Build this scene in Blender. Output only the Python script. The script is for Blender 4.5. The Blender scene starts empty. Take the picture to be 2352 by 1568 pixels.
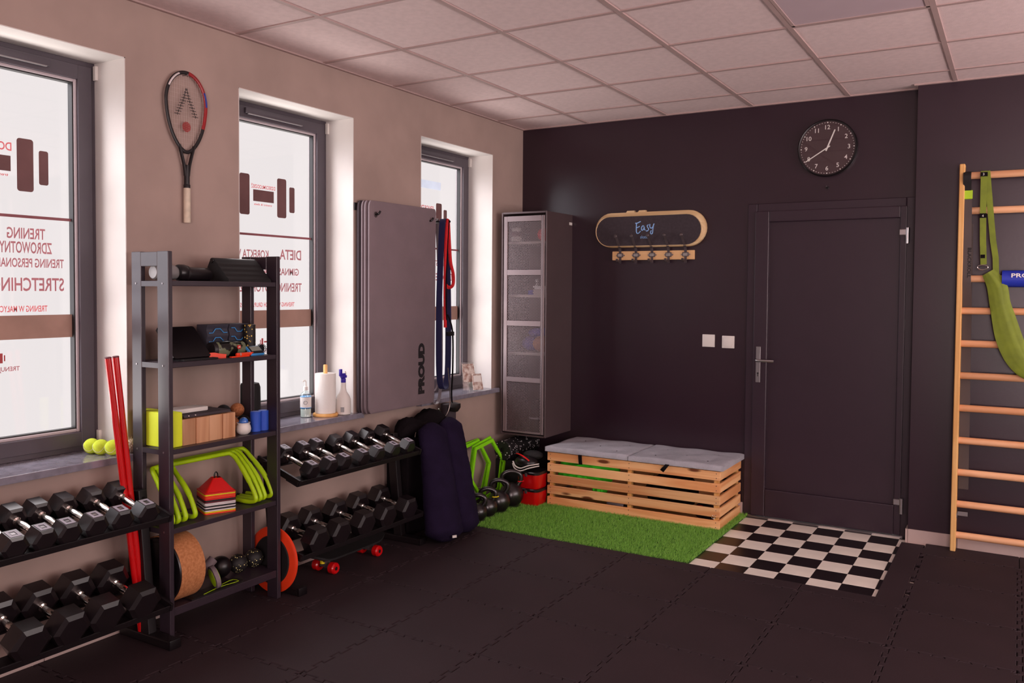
import bpy, bmesh, math, random
from mathutils import Vector, Matrix
random.seed(7)
S = bpy.context.scene
COL = S.collection
PI = math.pi

# ------------------------------------------------------------------ camera
def set_camera():
    yaw, pitch, roll = -0.5370, -0.0352, 0.0073
    fwd = Vector((math.sin(yaw)*math.cos(pitch), math.cos(yaw)*math.cos(pitch), math.sin(pitch)))
    right = Vector((math.cos(yaw), -math.sin(yaw), 0.0))
    up = right.cross(fwd)
    r2 = math.cos(roll)*right + math.sin(roll)*up
    u2 = -math.sin(roll)*right + math.cos(roll)*up
    cam = bpy.data.cameras.new('camera')
    cam.sensor_width = 36.0
    cam.sensor_fit = 'HORIZONTAL'
    cam.lens = 1952.4/2352.0*36.0
    cam.shift_y = -48.6/2352.0
    cam.clip_start = 0.05
    o = bpy.data.objects.new('camera', cam)
    COL.objects.link(o)
    m = Matrix((r2, u2, -fwd)).transposed().to_4x4()
    m.translation = Vector((3.295, -5.6804, 1.4998))
    o.matrix_world = m
    S.camera = o
set_camera()

# ------------------------------------------------------------------ world and large lights
def set_light():
    w = bpy.data.worlds.new('overcast_sky')
    S.world = w
    w.use_nodes = True
    bg = w.node_tree.nodes['Background']
    bg.inputs[0].default_value = (0.86, 0.80, 0.80, 1)
    bg.inputs[1].default_value = 1.10
    def area(name, loc, target, sx, sy, power, col):
        l = bpy.data.lights.new(name, 'AREA')
        l.shape = 'RECTANGLE'
        l.size, l.size_y, l.energy, l.color = sx, sy, power, col
        o = bpy.data.objects.new(name, l)
        COL.objects.link(o)
        o.location = loc
        o.rotation_euler = (Vector(target)-Vector(loc)).to_track_quat('-Z', 'Y').to_euler()
        return o
    # hazy sun standing low over the street, seen only through the window row
    sun = bpy.data.lights.new('hazy_sun', 'SUN')
    sun.energy, sun.angle, sun.color = 2.7, 0.8, (0.94, 0.93, 1.0)
    so = bpy.data.objects.new('hazy_sun', sun)
    COL.objects.link(so)
    so.location = (-6, -9, 6)
    so.rotation_euler = Vector((1.25, 1.2, -0.6)).to_track_quat('-Z', 'Y').to_euler()
    # daylight on the window row in the left wall: a lamp for the sky above the street, an added one for pavement bounce
    area('daylight_street', (-1.9, -3.6, 3.95), (0.4, -3.6, 1.2), 9.0, 1.6, 380, (1.0, 0.93, 0.95))
    area('ceiling_fill_street', (-1.6, -3.6, 0.15), (0.6, -3.6, 2.4), 9.0, 1.6, 330, (1.0, 0.92, 0.88))
    # daylight outside the right wall's glazing, then fill lamps added out of view
    area('daylight_yard', (6.45, -2.6, 1.75), (0.6, -1.6, 0.6), 4.6, 1.9, 145, (1.0, 0.84, 0.82))
    area('ceiling_fill_yard', (7.2, -2.6, 0.2), (4.2, -2.6, 2.6), 5.0, 1.6, 420, (1.0, 0.82, 0.81))  # added lamp aimed upward to brighten the ceiling
    area('ceiling_fill_front', (4.7, -9.7, 0.1), (4.4, -6.6, 2.6), 2.2, 1.6, 260, (1.0, 0.82, 0.82))  # second upward fill, added for the ceiling towards the rear
    area('daylight_fill_front', (4.75, -8.95, 1.55), (1.6, 0.0, 0.5), 2.0, 2.0, 170, (1.0, 0.78, 0.78))  # fill lamp added to lift the bench front and the floor
    S.view_settings.view_transform = 'Standard'
    S.view_settings.look = 'None'
    S.view_settings.exposure = 0.0
    S.view_settings.gamma = 1.0
    S.view_settings.use_curve_mapping = False
set_light()

# ------------------------------------------------------------------ materials
def lin(c):
    return tuple(((v/255.0)/12.92 if v/255.0 <= 0.04045 else ((v/255.0+0.055)/1.055)**2.4) for v in c) + (1.0,)

MATS = {}
def mat(name, c, rough=0.5, metal=0.0, var=0.12, scale=8.0, bump=0.0, bscale=60.0, spec=0.5, coat=0.0, stretch=(1,1,1), c2=None, sheen=0.0):
    """principled material whose colour is broken up by a noise; c in sRGB 0..255"""
    m = bpy.data.materials.new(name)
    m.use_nodes = True
    nt = m.node_tree
    b = nt.nodes['Principled BSDF']
    b.inputs['Roughness'].default_value = rough
    b.inputs['Metallic'].default_value = metal
    b.inputs['Specular IOR Level'].default_value = spec
    b.inputs['Coat Weight'].default_value = coat
    b.inputs['Sheen Weight'].default_value = sheen
    tc = nt.nodes.new('ShaderNodeTexCoord')
    mp = nt.nodes.new('ShaderNodeMapping')
    mp.inputs['Scale'].default_value = stretch
    nt.links.new(tc.outputs['Object'], mp.inputs[0])
    nz = nt.nodes.new('ShaderNodeTexNoise')
    nz.inputs['Scale'].default_value = scale
    nz.inputs['Detail'].default_value = 4
    nt.links.new(mp.outputs[0], nz.inputs['Vector'])
    rp = nt.nodes.new('ShaderNodeValToRGB')
    a = lin(c)
    if c2 is None:
        lo = tuple(v*(1-var) for v in a[:3])+(1,)
        hi = tuple(min(1, v*(1+var)) for v in a[:3])+(1,)
    else:
        lo, hi = a, lin(c2)
    rp.color_ramp.elements[0].position, rp.color_ramp.elements[0].color = 0.35, lo
    rp.color_ramp.elements[1].position, rp.color_ramp.elements[1].color = 0.65, hi
    nt.links.new(nz.outputs['Fac'], rp.inputs[0])
    nt.links.new(rp.outputs[0], b.inputs['Base Color'])
    if bump:
        n2 = nt.nodes.new('ShaderNodeTexNoise')
        n2.inputs['Scale'].default_value = bscale
        n2.inputs['Detail'].default_value = 5
        nt.links.new(mp.outputs[0], n2.inputs['Vector'])
        bp = nt.nodes.new('ShaderNodeBump')
        bp.inputs['Strength'].default_value = bump
        bp.inputs['Distance'].default_value = 0.01
        nt.links.new(n2.outputs['Fac'], bp.inputs['Height'])
        nt.links.new(bp.outputs[0], b.inputs['Normal'])
    MATS[name] = m
    return m

def wood(name, c, c2, axis=0, rough=0.5, knots=True, tone=0.25):
    """pine: long grain along one object axis, rings, knots, a tone of its own for every board"""
    m = mat(name, c, rough)
    nt = m.node_tree
    b = nt.nodes['Principled BSDF']
    for l in list(b.inputs['Base Color'].links):
        nt.links.remove(l)
    tc = nt.nodes.new('ShaderNodeTexCoord')
    oi = nt.nodes.new('ShaderNodeObjectInfo')
    mp = nt.nodes.new('ShaderNodeMapping')
    sc = [11.0, 11.0, 11.0]; sc[axis] = 0.9
    mp.inputs['Scale'].default_value = sc
    ad = nt.nodes.new('ShaderNodeVectorMath'); ad.operation = 'ADD'
    ml = nt.nodes.new('ShaderNodeVectorMath'); ml.operation = 'SCALE'
    ml.inputs[0].default_value = (7.3, 5.1, 9.7)
    nt.links.new(oi.outputs['Random'], ml.inputs['Scale'])
    nt.links.new(tc.outputs['Object'], mp.inputs[0])
    nt.links.new(mp.outputs[0], ad.inputs[0]); nt.links.new(ml.outputs[0], ad.inputs[1])
    nz = nt.nodes.new('ShaderNodeTexNoise'); nz.inputs['Scale'].default_value = 1.1; nz.inputs['Detail'].default_value = 3; nz.inputs['Distortion'].default_value = 0.8
    nt.links.new(ad.outputs[0], nz.inputs['Vector'])
    mu = nt.nodes.new('ShaderNodeMath'); mu.operation = 'MULTIPLY'; mu.inputs[1].default_value = 14.0
    nt.links.new(nz.outputs['Fac'], mu.inputs[0])
    sn = nt.nodes.new('ShaderNodeMath'); sn.operation = 'SINE'
    nt.links.new(mu.outputs[0], sn.inputs[0])
    mr = nt.nodes.new('ShaderNodeMapRange'); mr.inputs['From Min'].default_value = -1; mr.inputs['From Max'].default_value = 1
    nt.links.new(sn.outputs[0], mr.inputs['Value'])
    mx = nt.nodes.new('ShaderNodeMix'); mx.data_type = 'RGBA'
    mx.inputs[6].default_value = lin(c); mx.inputs[7].default_value = lin(c2)
    nt.links.new(mr.outputs[0], mx.inputs[0])
    out = mx.outputs[2]
    if knots:
        mp2 = nt.nodes.new('ShaderNodeMapping')
        s2 = [14.0, 14.0, 14.0]; s2[axis] = 4.0
        mp2.inputs['Scale'].default_value = s2
        nt.links.new(tc.outputs['Object'], mp2.inputs[0])
        ad2 = nt.nodes.new('ShaderNodeVectorMath'); ad2.operation = 'ADD'
        nt.links.new(mp2.outputs[0], ad2.inputs[0]); nt.links.new(ml.outputs[0], ad2.inputs[1])
        vo = nt.nodes.new('ShaderNodeTexVoronoi'); vo.inputs['Scale'].default_value = 0.55
        nt.links.new(ad2.outputs[0], vo.inputs['Vector'])
        kr = nt.nodes.new('ShaderNodeValToRGB')
        kr.color_ramp.elements[0].position, kr.color_ramp.elements[0].color = 0.07, (1, 1, 1, 1)
        kr.color_ramp.elements[1].position, kr.color_ramp.elements[1].color = 0.12, (0, 0, 0, 1)
        nt.links.new(vo.outputs['Distance'], kr.inputs[0])
        mk = nt.nodes.new('ShaderNodeMix'); mk.data_type = 'RGBA'
        mk.inputs[7].default_value = lin((112, 58, 28))
        nt.links.new(kr.outputs[0], mk.inputs[0]); nt.links.new(out, mk.inputs[6])
        out = mk.outputs[2]
    hs = nt.nodes.new('ShaderNodeHueSaturation')
    vr = nt.nodes.new('ShaderNodeMapRange'); vr.inputs['To Min'].default_value = 1-tone; vr.inputs['To Max'].default_value = 1+tone*0.4
    nt.links.new(oi.outputs['Random'], vr.inputs['Value'])
    nt.links.new(vr.outputs[0], hs.inputs['Value'])
    nt.links.new(out, hs.inputs['Color'])
    nt.links.new(hs.outputs[0], b.inputs['Base Color'])
    return m

def speckle(name, base, dot, scale=60.0, size=0.16, rough=0.6, keep=0.5):
    """foam or rubber with scattered flecks"""
    m = mat(name, base, rough)
    nt = m.node_tree
    b = nt.nodes['Principled BSDF']
    for l in list(b.inputs['Base Color'].links):
        nt.links.remove(l)
    tc = nt.nodes.new('ShaderNodeTexCoord')
    vo = nt.nodes.new('ShaderNodeTexVoronoi'); vo.inputs['Scale'].default_value = scale
    nt.links.new(tc.outputs['Object'], vo.inputs['Vector'])
    lt = nt.nodes.new('ShaderNodeMath'); lt.operation = 'LESS_THAN'; lt.inputs[1].default_value = size*2
    nt.links.new(vo.outputs['Distance'], lt.inputs[0])
    sp = nt.nodes.new('ShaderNodeSeparateColor')
    nt.links.new(vo.outputs['Color'], sp.inputs[0])
    gt = nt.nodes.new('ShaderNodeMath'); gt.operation = 'GREATER_THAN'; gt.inputs[1].default_value = keep
    nt.links.new(sp.outputs[0], gt.inputs[0])
    mu = nt.nodes.new('ShaderNodeMath'); mu.operation = 'MULTIPLY'
    nt.links.new(lt.outputs[0], mu.inputs[0]); nt.links.new(gt.outputs[0], mu.inputs[1])
    mx = nt.nodes.new('ShaderNodeMix'); mx.data_type = 'RGBA'
    mx.inputs[6].default_value = lin(base); mx.inputs[7].default_value = lin(dot)
    nt.links.new(mu.outputs[0], mx.inputs[0]); nt.links.new(mx.outputs[2], b.inputs['Base Color'])
    return m

def glassy(name, tint=(255, 255, 255), gloss=0.06, rough=0.02):
    m = mat(name, tint, rough)
    nt = m.node_tree
    out = nt.nodes['Material Output']
    tr = nt.nodes.new('ShaderNodeBsdfTransparent'); tr.inputs[0].default_value = lin(tint)
    gl = nt.nodes.new('ShaderNodeBsdfGlossy'); gl.inputs['Roughness'].default_value = rough
    mx = nt.nodes.new('ShaderNodeMixShader'); mx.inputs[0].default_value = gloss
    nt.links.new(tr.outputs[0], mx.inputs[1]); nt.links.new(gl.outputs[0], mx.inputs[2])
    nt.links.new(mx.outputs[0], out.inputs['Surface'])
    return m

def film(name, c, thru=0.35):
    """coloured adhesive film on the pane: partly lets the daylight through"""
    m = mat(name, c, 0.6)
    nt = m.node_tree
    out = nt.nodes['Material Output']
    b = nt.nodes['Principled BSDF']
    tr = nt.nodes.new('ShaderNodeBsdfTranslucent'); tr.inputs[0].default_value = lin(c)
    mx = nt.nodes.new('ShaderNodeMixShader'); mx.inputs[0].default_value = thru
    nt.links.new(b.outputs[0], mx.inputs[1]); nt.links.new(tr.outputs[0], mx.inputs[2])
    nt.links.new(mx.outputs[0], out.inputs['Surface'])
    return m

mat('plaster', (166, 144, 135), 0.85, var=0.10, scale=2.2, bump=0.08, bscale=14)
mat('reveal_white', (212, 206, 202), 0.8, var=0.02)
mat('wall_black', (43, 25, 36), 0.30, var=0.06, scale=3, bump=0.03, bscale=60, spec=0.6)
mat('door_black', (48, 32, 43), 0.36, var=0.04, spec=0.5)
mat('ceiling_tile', (222, 198, 196), 0.95, var=0.04, scale=30, bump=0.25, bscale=260)
mat('ceiling_grid', (176, 150, 146), 0.6, var=0.03)
mat('light_panel', (200, 178, 184), 0.35, var=0.02)
mat('slab', (52, 44, 44), 0.9)
mat('foam_mat', (44, 29, 34), 0.72, var=0.10, scale=3, bump=0.12, bscale=240, spec=0.35)
mat('tile_white', (238, 228, 216), 0.35, var=0.05, scale=6)
mat('tile_black', (24, 15, 18), 0.3, var=0.1, scale=6)
mat('skirting', (186, 164, 158), 0.5, var=0.05, scale=5)
mat('skirting_joint', (120, 100, 96), 0.9)
mat('stone_sill', (128, 124, 136), 0.13, var=0.14, scale=24, spec=0.8)
mat('frame_grey', (74, 66, 74), 0.42, var=0.04)
mat('gasket', (20, 16, 20), 0.6)
mat('bead', (186, 174, 178), 0.35, var=0.03)
mat('white_plastic', (226, 220, 214), 0.4, var=0.02)
mat('steel', (196, 192, 194), 0.28, metal=1.0, var=0.03)
mat('steel_dull', (150, 144, 146), 0.42, metal=0.9, var=0.05)
mat('chrome', (225, 220, 214), 0.14, metal=1.0, var=0.03)
mat('shelf_black', (48, 37, 46), 0.36, var=0.06, spec=0.6)
mat('rack_black', (22, 15, 18), 0.45, var=0.1)
mat('rubber', (25, 18, 21), 0.30, var=0.12, scale=20, spec=0.85)
mat('rubber_label', (168, 164, 176), 0.45)
mat('black_plastic', (20, 15, 18), 0.32, var=0.1)
mat('black_matt', (17, 13, 15), 0.75, var=0.15)
mat('black_cloth', (22, 17, 20), 0.95, var=0.2, bump=0.3, bscale=200, spec=0.1)
mat('navy_cloth', (32, 23, 46), 0.95, var=0.15, scale=12, bump=0.4, bscale=180, spec=0.1)
mat('red_gloss', (196, 8, 14), 0.3, var=0.08, coat=0.3)
mat('red_matt', (214, 16, 16), 0.5, var=0.06)
mat('orange', (235, 62, 22), 0.45, var=0.06)
mat('lime', (176, 216, 12), 0.42, var=0.05)
mat('lime_foam', (224, 238, 44), 0.7, var=0.05, bump=0.1, bscale=300)
mat('leaf_green', (142, 232, 18), 0.45, var=0.06)
mat('vest_green', (70, 232, 44), 0.8, var=0.12, scale=14)
mat('tennis', (206, 226, 60), 0.95, var=0.1, scale=40, bump=0.4, bscale=400)
mat('blue_foam', (38, 82, 190), 0.6, var=0.05)
mat('blue_pad', (32, 52, 176), 0.55, var=0.06)
mat('blue_line', (70, 150, 215), 0.4)
mat('blue_glass', (60, 110, 190), 0.08, var=0.3, scale=30, coat=0.6)
mat('grey_foam', (124, 108, 113), 0.72, var=0.05, scale=6, bump=0.12, bscale=200)
mat('grey_foam_dark', (62, 52, 58), 0.75, var=0.08)
mat('grid_foam', (52, 50, 62), 0.6, var=0.08)
mat('print_black', (24, 18, 22), 0.6)
mat('cork', (196, 132, 84), 0.8, c2=(170, 106, 62), scale=90, bump=0.2, bscale=220)
mat('cork_ball', (188, 120, 74), 0.8, c2=(150, 88, 50), scale=120)
mat('cushion', (172, 170, 178), 0.9, var=0.10, scale=9, bump=0.35, bscale=160, spec=0.15)
mat('cabinet_grey', (112, 98, 100), 0.38, metal=0.35, var=0.04)
mat('cabinet_shelf', (170, 152, 148), 0.5, var=0.04)
mat('hook_metal', (82, 70, 72), 0.45, metal=0.3, var=0.1)
mat('hook_plate', (150, 144, 140), 0.5, var=0.2, scale=30)
mat('grip_tape', (58, 48, 54), 0.85, var=0.12, scale=60, bump=0.2, bscale=400)
mat('print_blue', (140, 186, 240), 0.5)
mat('clock_face', (70, 51, 55), 0.25, var=0.05)  # dial colour lightened for the ceiling reflected in the glass
mat('print_white', (240, 236, 230), 0.5, var=0.01)
mat('grip_cream', (214, 198, 178), 0.8, var=0.12, scale=30)
mat('racket_red', (150, 24, 30), 0.35)
mat('racket_blue', (40, 60, 150), 0.35)
mat('string', (190, 172, 166), 0.5)
mat('rope_red', (200, 12, 24), 0.7, bump=0.5, bscale=120)
mat('band_navy', (36, 36, 80), 0.6, var=0.1)
mat('band_grey', (130, 120, 124), 0.5, var=0.1)
mat('sling_green', (116, 130, 30), 0.7, var=0.12, scale=16)
mat('paper', (236, 232, 226), 0.9, var=0.02, bump=0.2, bscale=150)
mat('spray_blue', (52, 30, 160), 0.4)
mat('gel', (220, 232, 226), 0.2, var=0.03)
mat('label_grey', (150, 150, 152), 0.6)
mat('leaflet', (214, 200, 190), 0.5, var=0.1, scale=40, c2=(150, 110, 96))
mat('yellow', (222, 200, 20), 0.45)
mat('flask_silver', (150, 146, 146), 0.5, metal=0.3, var=0.05)
mat('maroon', (92, 16, 34), 0.45)
mat('band_charcoal', (78, 66, 64), 0.6, var=0.08)
mat('cone_white', (214, 206, 206), 0.45)
mat('camo', (16, 14, 14), 0.2, c2=(112, 118, 92), scale=16)
for _e, _p in zip([n for n in MATS['camo'].node_tree.nodes if n.type == 'VALTORGB'][0].color_ramp.elements, (0.53, 0.57)):
    _e.position = _p
mat('screen_grey', (142, 146, 134), 0.3)
wood('pine', (248, 194, 138), (228, 156, 100), 0)
wood('pine_y', (248, 194, 138), (228, 156, 100), 1)
wood('pine_z', (240, 190, 120), (224, 166, 94), 2, knots=False, tone=0.1)
wood('pine_pale', (244, 206, 158), (230, 182, 128), 0, knots=False, tone=0.03)
mat('cabinet_door_lit', (134, 118, 120), 0.38, metal=0.2, var=0.04)  # cabinet grey made lighter for the window light on the door
mat('cabinet_shaded', (84, 68, 70), 0.42, metal=0.2, var=0.04)  # same grey darkened for the shaded sides and interior
wood('beech', (236, 180, 136), (216, 152, 106), 0, knots=False, tone=0.2)
wood('block_wood', (216, 166, 126), (186, 130, 92), 2, knots=False, tone=0.25)
wood('ply', (232, 204, 160), (214, 178, 130), 0, knots=False, tone=0.05)
speckle('speckle_gold', (20, 14, 12), (226, 190, 90), 95, 0.17, keep=0.45)
speckle('speckle_cream', (18, 14, 15), (236, 226, 150), 105, 0.15, keep=0.62)
speckle('speckle_white', (20, 16, 18), (206, 200, 202), 70, 0.17, keep=0.66)
glassy('pane', (252, 252, 252), 0.03)
glassy('clear_plastic', (246, 250, 248), 0.10)
film('film_maroon', (150, 92, 98), 0.22)
film('film_dark', (118, 80, 80), 0.2)
film('film_red', (182, 84, 88), 0.25)
film('film_brown', (168, 138, 126), 0.3)
film('film_pale', (214, 220, 228), 0.5)
M = MATS

# ------------------------------------------------------------------ mesh helpers
def box(bm, c, s, bev=0.0, rot=None, seg=2):
    m = Matrix.Translation(Vector(c)) @ (rot.to_4x4() if rot else Matrix()) @ Matrix.Diagonal((s[0], s[1], s[2], 1))
    vs = bmesh.ops.create_cube(bm, size=1.0, matrix=m)['verts']
    if bev:
        es = list({e for v in vs for e in v.link_edges})
        bmesh.ops.bevel(bm, geom=es, offset=bev, segments=seg, profile=0.6, affect='EDGES', clamp_overlap=True)
def bx(bm, x0, x1, y0, y1, z0, z1, bev=0.0, seg=2):
    box(bm, ((x0+x1)/2, (y0+y1)/2, (z0+z1)/2), (abs(x1-x0), abs(y1-y0), abs(z1-z0)), bev, seg=seg)
def frame_of(d):
    d = Vector(d).normalized()
    a = Vector((0, 0, 1)) if abs(d.z) < 0.9 else Vector((1, 0, 0))
    u = d.cross(a).normalized()
    return u, d.cross(u).normalized()
def rings(bm, R, cap=True, closed=False):
    """skin a list of vertex rings"""
    n = len(R[0])
    V = [[bm.verts.new(p) for p in r] for r in R]
    k = len(V)
    for i in range(k if closed else k-1):
        a, b = V[i], V[(i+1) % k]
        for j in range(n):
            bm.faces.new((a[j], a[(j+1) % n], b[(j+1) % n], b[j]))
    if cap and not closed:
        bm.faces.new(V[0][::-1]); bm.faces.new(V[-1])
def cyl(bm, p0, p1, r0, r1=None, seg=20):
    p0, p1 = Vector(p0), Vector(p1)
    r1 = r0 if r1 is None else r1
    u, v = frame_of(p1-p0)
    rings(bm, [[p+(u*math.cos(2*PI*i/seg)+v*math.sin(2*PI*i/seg))*r for i in range(seg)] for p, r in ((p0, r0), (p1, r1))])
def lathe(bm, prof, o=(0, 0, 0), axis=(0, 0, 1), seg=24, sx=1.0, sy=1.0):
    """prof: (radius, height) pairs along axis"""
    o = Vector(o); d = Vector(axis).normalized(); u, v = frame_of(d)
    rings(bm, [[o+d*h+(u*math.cos(2*PI*i/seg)*sx+v*math.sin(2*PI*i/seg)*sy)*max(r, 1e-4) for i in range(seg)] for r, h in prof])
def tube(bm, pts, r, seg=10, closed=False, ry=None, up=None):
    """sweep an ellipse r x ry along pts; r may be a list"""
    P = [Vector(p) for p in pts]; n = len(P)
    T = []
    for i in range(n):
        a = P[i-1] if (i > 0 or closed) else P[i]
        b = P[(i+1) % n] if (i < n-1 or closed) else P[i]
        T.append((b-a).normalized())
    if up is None:
        u = frame_of(T[0])[0]
    else:
        u = Vector(up)
    R = []
    for i in range(n):
        u = (u - T[i]*u.dot(T[i]))
        if u.length < 1e-6: u = frame_of(T[i])[0]
        u.normalize(); v = T[i].cross(u)
        rr = r[i] if isinstance(r, (list, tuple)) else r
        r2 = rr if ry is None else ry
        R.append([P[i]+u*rr*math.cos(2*PI*j/seg)+v*r2*math.sin(2*PI*j/seg) for j in range(seg)])
    rings(bm, R, True, closed)
def strap(bm, pts, w, t, up):
    """flat band: width w along up, thickness t"""
    P = [Vector(p) for p in pts]; n = len(P); R = []
    up = Vector(up).normalized()
    for i in range(n):
        T = (P[min(i+1, n-1)]-P[max(i-1, 0)]).normalized()
        u = (up-T*up.dot(T)).normalized(); v = T.cross(u)
        R.append([P[i]+u*w/2+v*t/2, P[i]-u*w/2+v*t/2, P[i]-u*w/2-v*t/2, P[i]+u*w/2-v*t/2])
    rings(bm, R)
def ball(bm, c, r, seg=20, sc=(1, 1, 1)):
    m = Matrix.Translation(Vector(c)) @ Matrix.Diagonal((sc[0], sc[1], sc[2], 1))
    bmesh.ops.create_uvsphere(bm, u_segments=seg, v_segments=max(8, seg*2//3), radius=r, matrix=m)
def prism(bm, pts, o, u, v, depth):
    """extrude the outline pts (2d, along u and v from o) by depth along u x v"""
    o, u, v = Vector(o), Vector(u), Vector(v)
    n = u.cross(v).normalized()*depth
    A = [o+u*a+v*b for a, b in pts]
    rings(bm, [A, [p+n for p in A]])
def bez(pts, n=8):
    """smooth catmull-rom curve through pts"""
    P = [Vector(p) for p in pts]; out = []
    for i in range(len(P)-1):
        p0, p1, p2, p3 = P[max(i-1, 0)], P[i], P[i+1], P[min(i+2, len(P)-1)]
        for k in range(n):
            t = k/n
            out.append(0.5*((2*p1)+(p2-p0)*t+(2*p0-5*p1+4*p2-p3)*t*t+(3*p1-p0-3*p2+p3)*t**3))
    out.append(P[-1])
    return out
def rrect(w, h, r, n=5):
    """rounded rectangle outline centred on 0"""
    out = []
    for cx, cy, a in ((w/2-r, h/2-r, 0), (-w/2+r, h/2-r, PI/2), (-w/2+r, -h/2+r, PI), (w/2-r, -h/2+r, 1.5*PI)):
        out += [(cx+r*math.cos(a+PI/2*k/n), cy+r*math.sin(a+PI/2*k/n)) for k in range(n+1)]
    return out

def to_mesh(bm, name, smooth=0.6):
    bmesh.ops.recalc_face_normals(bm, faces=bm.faces[:])
    me = bpy.data.meshes.new(name)
    bm.to_mesh(me); bm.free()
    if smooth:
        me.shade_smooth()
        me.set_sharp_from_angle(angle=smooth)
    return me

ORG = {}
def obj(name, bm, m, parent=None, base=None, smooth=0.6):
    """link one mesh object. Shapes are given in world space; base is where the object's origin sits (a part takes its thing's)"""
    me = bm if isinstance(bm, bpy.types.Mesh) else to_mesh(bm, name, smooth)
    if parent is not None:
        org = ORG[parent.name]
    else:
        org = Vector(base) if base is not None else Vector((0, 0, 0))
    if org.length and not isinstance(bm, bpy.types.Mesh):
        me.transform(Matrix.Translation(-org))
    if not me.materials:
        me.materials.append(M[m])
    o = bpy.data.objects.new(name, me)
    COL.objects.link(o)
    if parent is not None:
        o.parent = parent
    else:
        o.location = org
    ORG[o.name] = org
    return o
def B():
    return bmesh.new()
def part(name, m, parent, *fs, smooth=0.6):
    bm = bmesh.new()
    for f in fs: f(bm)
    return obj(name, bm, m, parent, smooth=smooth)
def tag(o, label, cat, group=None):
    o['label'] = label; o['category'] = cat
    if group: o['group'] = group
    return o
def thing(name, label, cat, loc=(0, 0, 0), group=None, world=True, rot=(0, 0, 0)):
    """an empty at the thing's base that parents its parts; world: the parts' shapes are given in world space"""
    o = bpy.data.objects.new(name, None)
    o.empty_display_size = 0.05
    COL.objects.link(o)
    o.location = loc; o.rotation_euler = rot
    ORG[o.name] = Vector(loc) if world else Vector((0, 0, 0))
    return tag(o, label, cat, group)
def struct(name, bm=None, m=None, smooth=0):
    if bm is None:
        o = bpy.data.objects.new(name, None); COL.objects.link(o); ORG[o.name] = Vector((0, 0, 0))
    else:
        o = obj(name, bm, m, smooth=smooth)
    o['kind'] = 'structure'
    return o
def copy_tree(o, loc, label=None, group=None, rot=None, parent=None):
    c = o.copy(); COL.objects.link(c)
    if parent is not None: c.parent = parent
    else: c.location = loc
    if rot is not None: c.rotation_euler = rot
    if label: c['label'] = label
    if group: c['group'] = group
    for ch in list(o.children): copy_tree(ch, None, parent=c)
    return c
def text(bm, body, o, u, v, w=None, h=0.02, depth=0.0006, bold=0.0, anchor='l'):
    """lettering laid in the plane (u, v) at o, fitted to height h and, if given, width w"""
    cu = bpy.data.curves.new('t', 'FONT'); cu.body = body; cu.offset = bold; cu.resolution_u = 3
    to = bpy.data.objects.new('t', cu)
    me = bpy.data.meshes.new_from_object(to)
    xs = [q.co.x for q in me.vertices]; ys = [q.co.y for q in me.vertices]
    x0, x1, y0, y1 = min(xs), max(xs), min(ys), max(ys)
    sy = h/(y1-y0); sx = sy if w is None else w/(x1-x0)
    W = (x1-x0)*sx
    off = {'l': 0, 'c': -W/2, 'r': -W}[anchor]
    o, u, v = Vector(o), Vector(u).normalized(), Vector(v).normalized()
    n = u.cross(v)*depth
    vs = [bm.verts.new(o+u*((q.co.x-x0)*sx+off)+v*((q.co.y-y0)*sy)+n) for q in me.vertices]
    for p in me.polygons:
        try: bm.faces.new([vs[i] for i in p.vertices])
        except ValueError: pass
    bpy.data.meshes.remove(me); bpy.data.objects.remove(to); bpy.data.curves.remove(cu)

# ================================================================== the room
CZ = 2.7265                         # ceiling
RX, RY = 6.0, -8.6                  # right and rear wall
WIN = [(-4.24, -3.385), (-2.772, -1.935), (-1.297, -0.434), (-5.71, -4.855), (-7.18, -6.325)]
WZ0, WZ1 = 0.755, 2.48
FX = -0.195                         # room face of the window frames

def build_walls():
    bm = B(); ys = sorted([v for w in WIN for v in w])
    edges = [RY-0.3]+ys+[0.0]
    for i in range(0, len(edges), 2):
        bx(bm, -0.29, 0, edges[i], edges[i+1], -0.1, CZ+0.3)
    for a, b in WIN:
        bx(bm, -0.29, 0, a, b, -0.1, WZ0); bx(bm, -0.29, 0, a, b, WZ1, CZ+0.3)
    wl = struct('wall_left', bm, 'plaster')
    for a, b in WIN:
        for nm, f in (('jamb', (a, a+0.004, WZ0, WZ1)), ('jamb', (b-0.004, b, WZ0, WZ1)), ('lintel_lining', (a, b, WZ1-0.004, WZ1))):
            part(nm, 'reveal_white', wl, lambda q: bx(q, -0.27, 0.0005, f[0], f[1], f[2], f[3]), smooth=0)
    # dark back wall around the door, and the stretch standing forward on the right
    bm = B()
    bx(bm, -0.36, 1.74, 0, 0.3, -0.1, CZ+0.3); bx(bm, 1.74, 2.752, 0, 0.3, 2.082, CZ+0.3); bx(bm, 2.752, RX+0.3, 0, 0.3, -0.1, CZ+0.3)
    struct('wall_back', bm, 'wall_black')
    bm = B(); bx(bm, 2.757, RX, -0.11, 0, -0.05, CZ+0.2)
    struct('wall_pier', bm, 'wall_black')
    # right wall and rear wall, both with wide glazing out of the picture
    bm = B()
    bx(bm, RX, RX+0.3, RY, -4.9, -0.1, CZ+0.3); bx(bm, RX, RX+0.3, -0.3, 0.3, -0.1, CZ+0.3)
    bx(bm, RX, RX+0.3, -4.9, -0.3, -0.1, 0.8); bx(bm, RX, RX+0.3, -4.9, -0.3, 2.5, CZ+0.3)
    struct('wall_right', bm, 'plaster')
    bm = B()
    bx(bm, -0.36, 3.7, RY-0.3, RY, -0.1, CZ+0.3); bx(bm, 5.8, RX+0.3, RY-0.3, RY, -0.1, CZ+0.3)
    bx(bm, 3.7, 5.8, RY-0.3, RY, -0.1, 0.4); bx(bm, 3.7, 5.8, RY-0.3, RY, 2.5, CZ+0.3)
    struct('wall_rear', bm, 'plaster')
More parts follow.
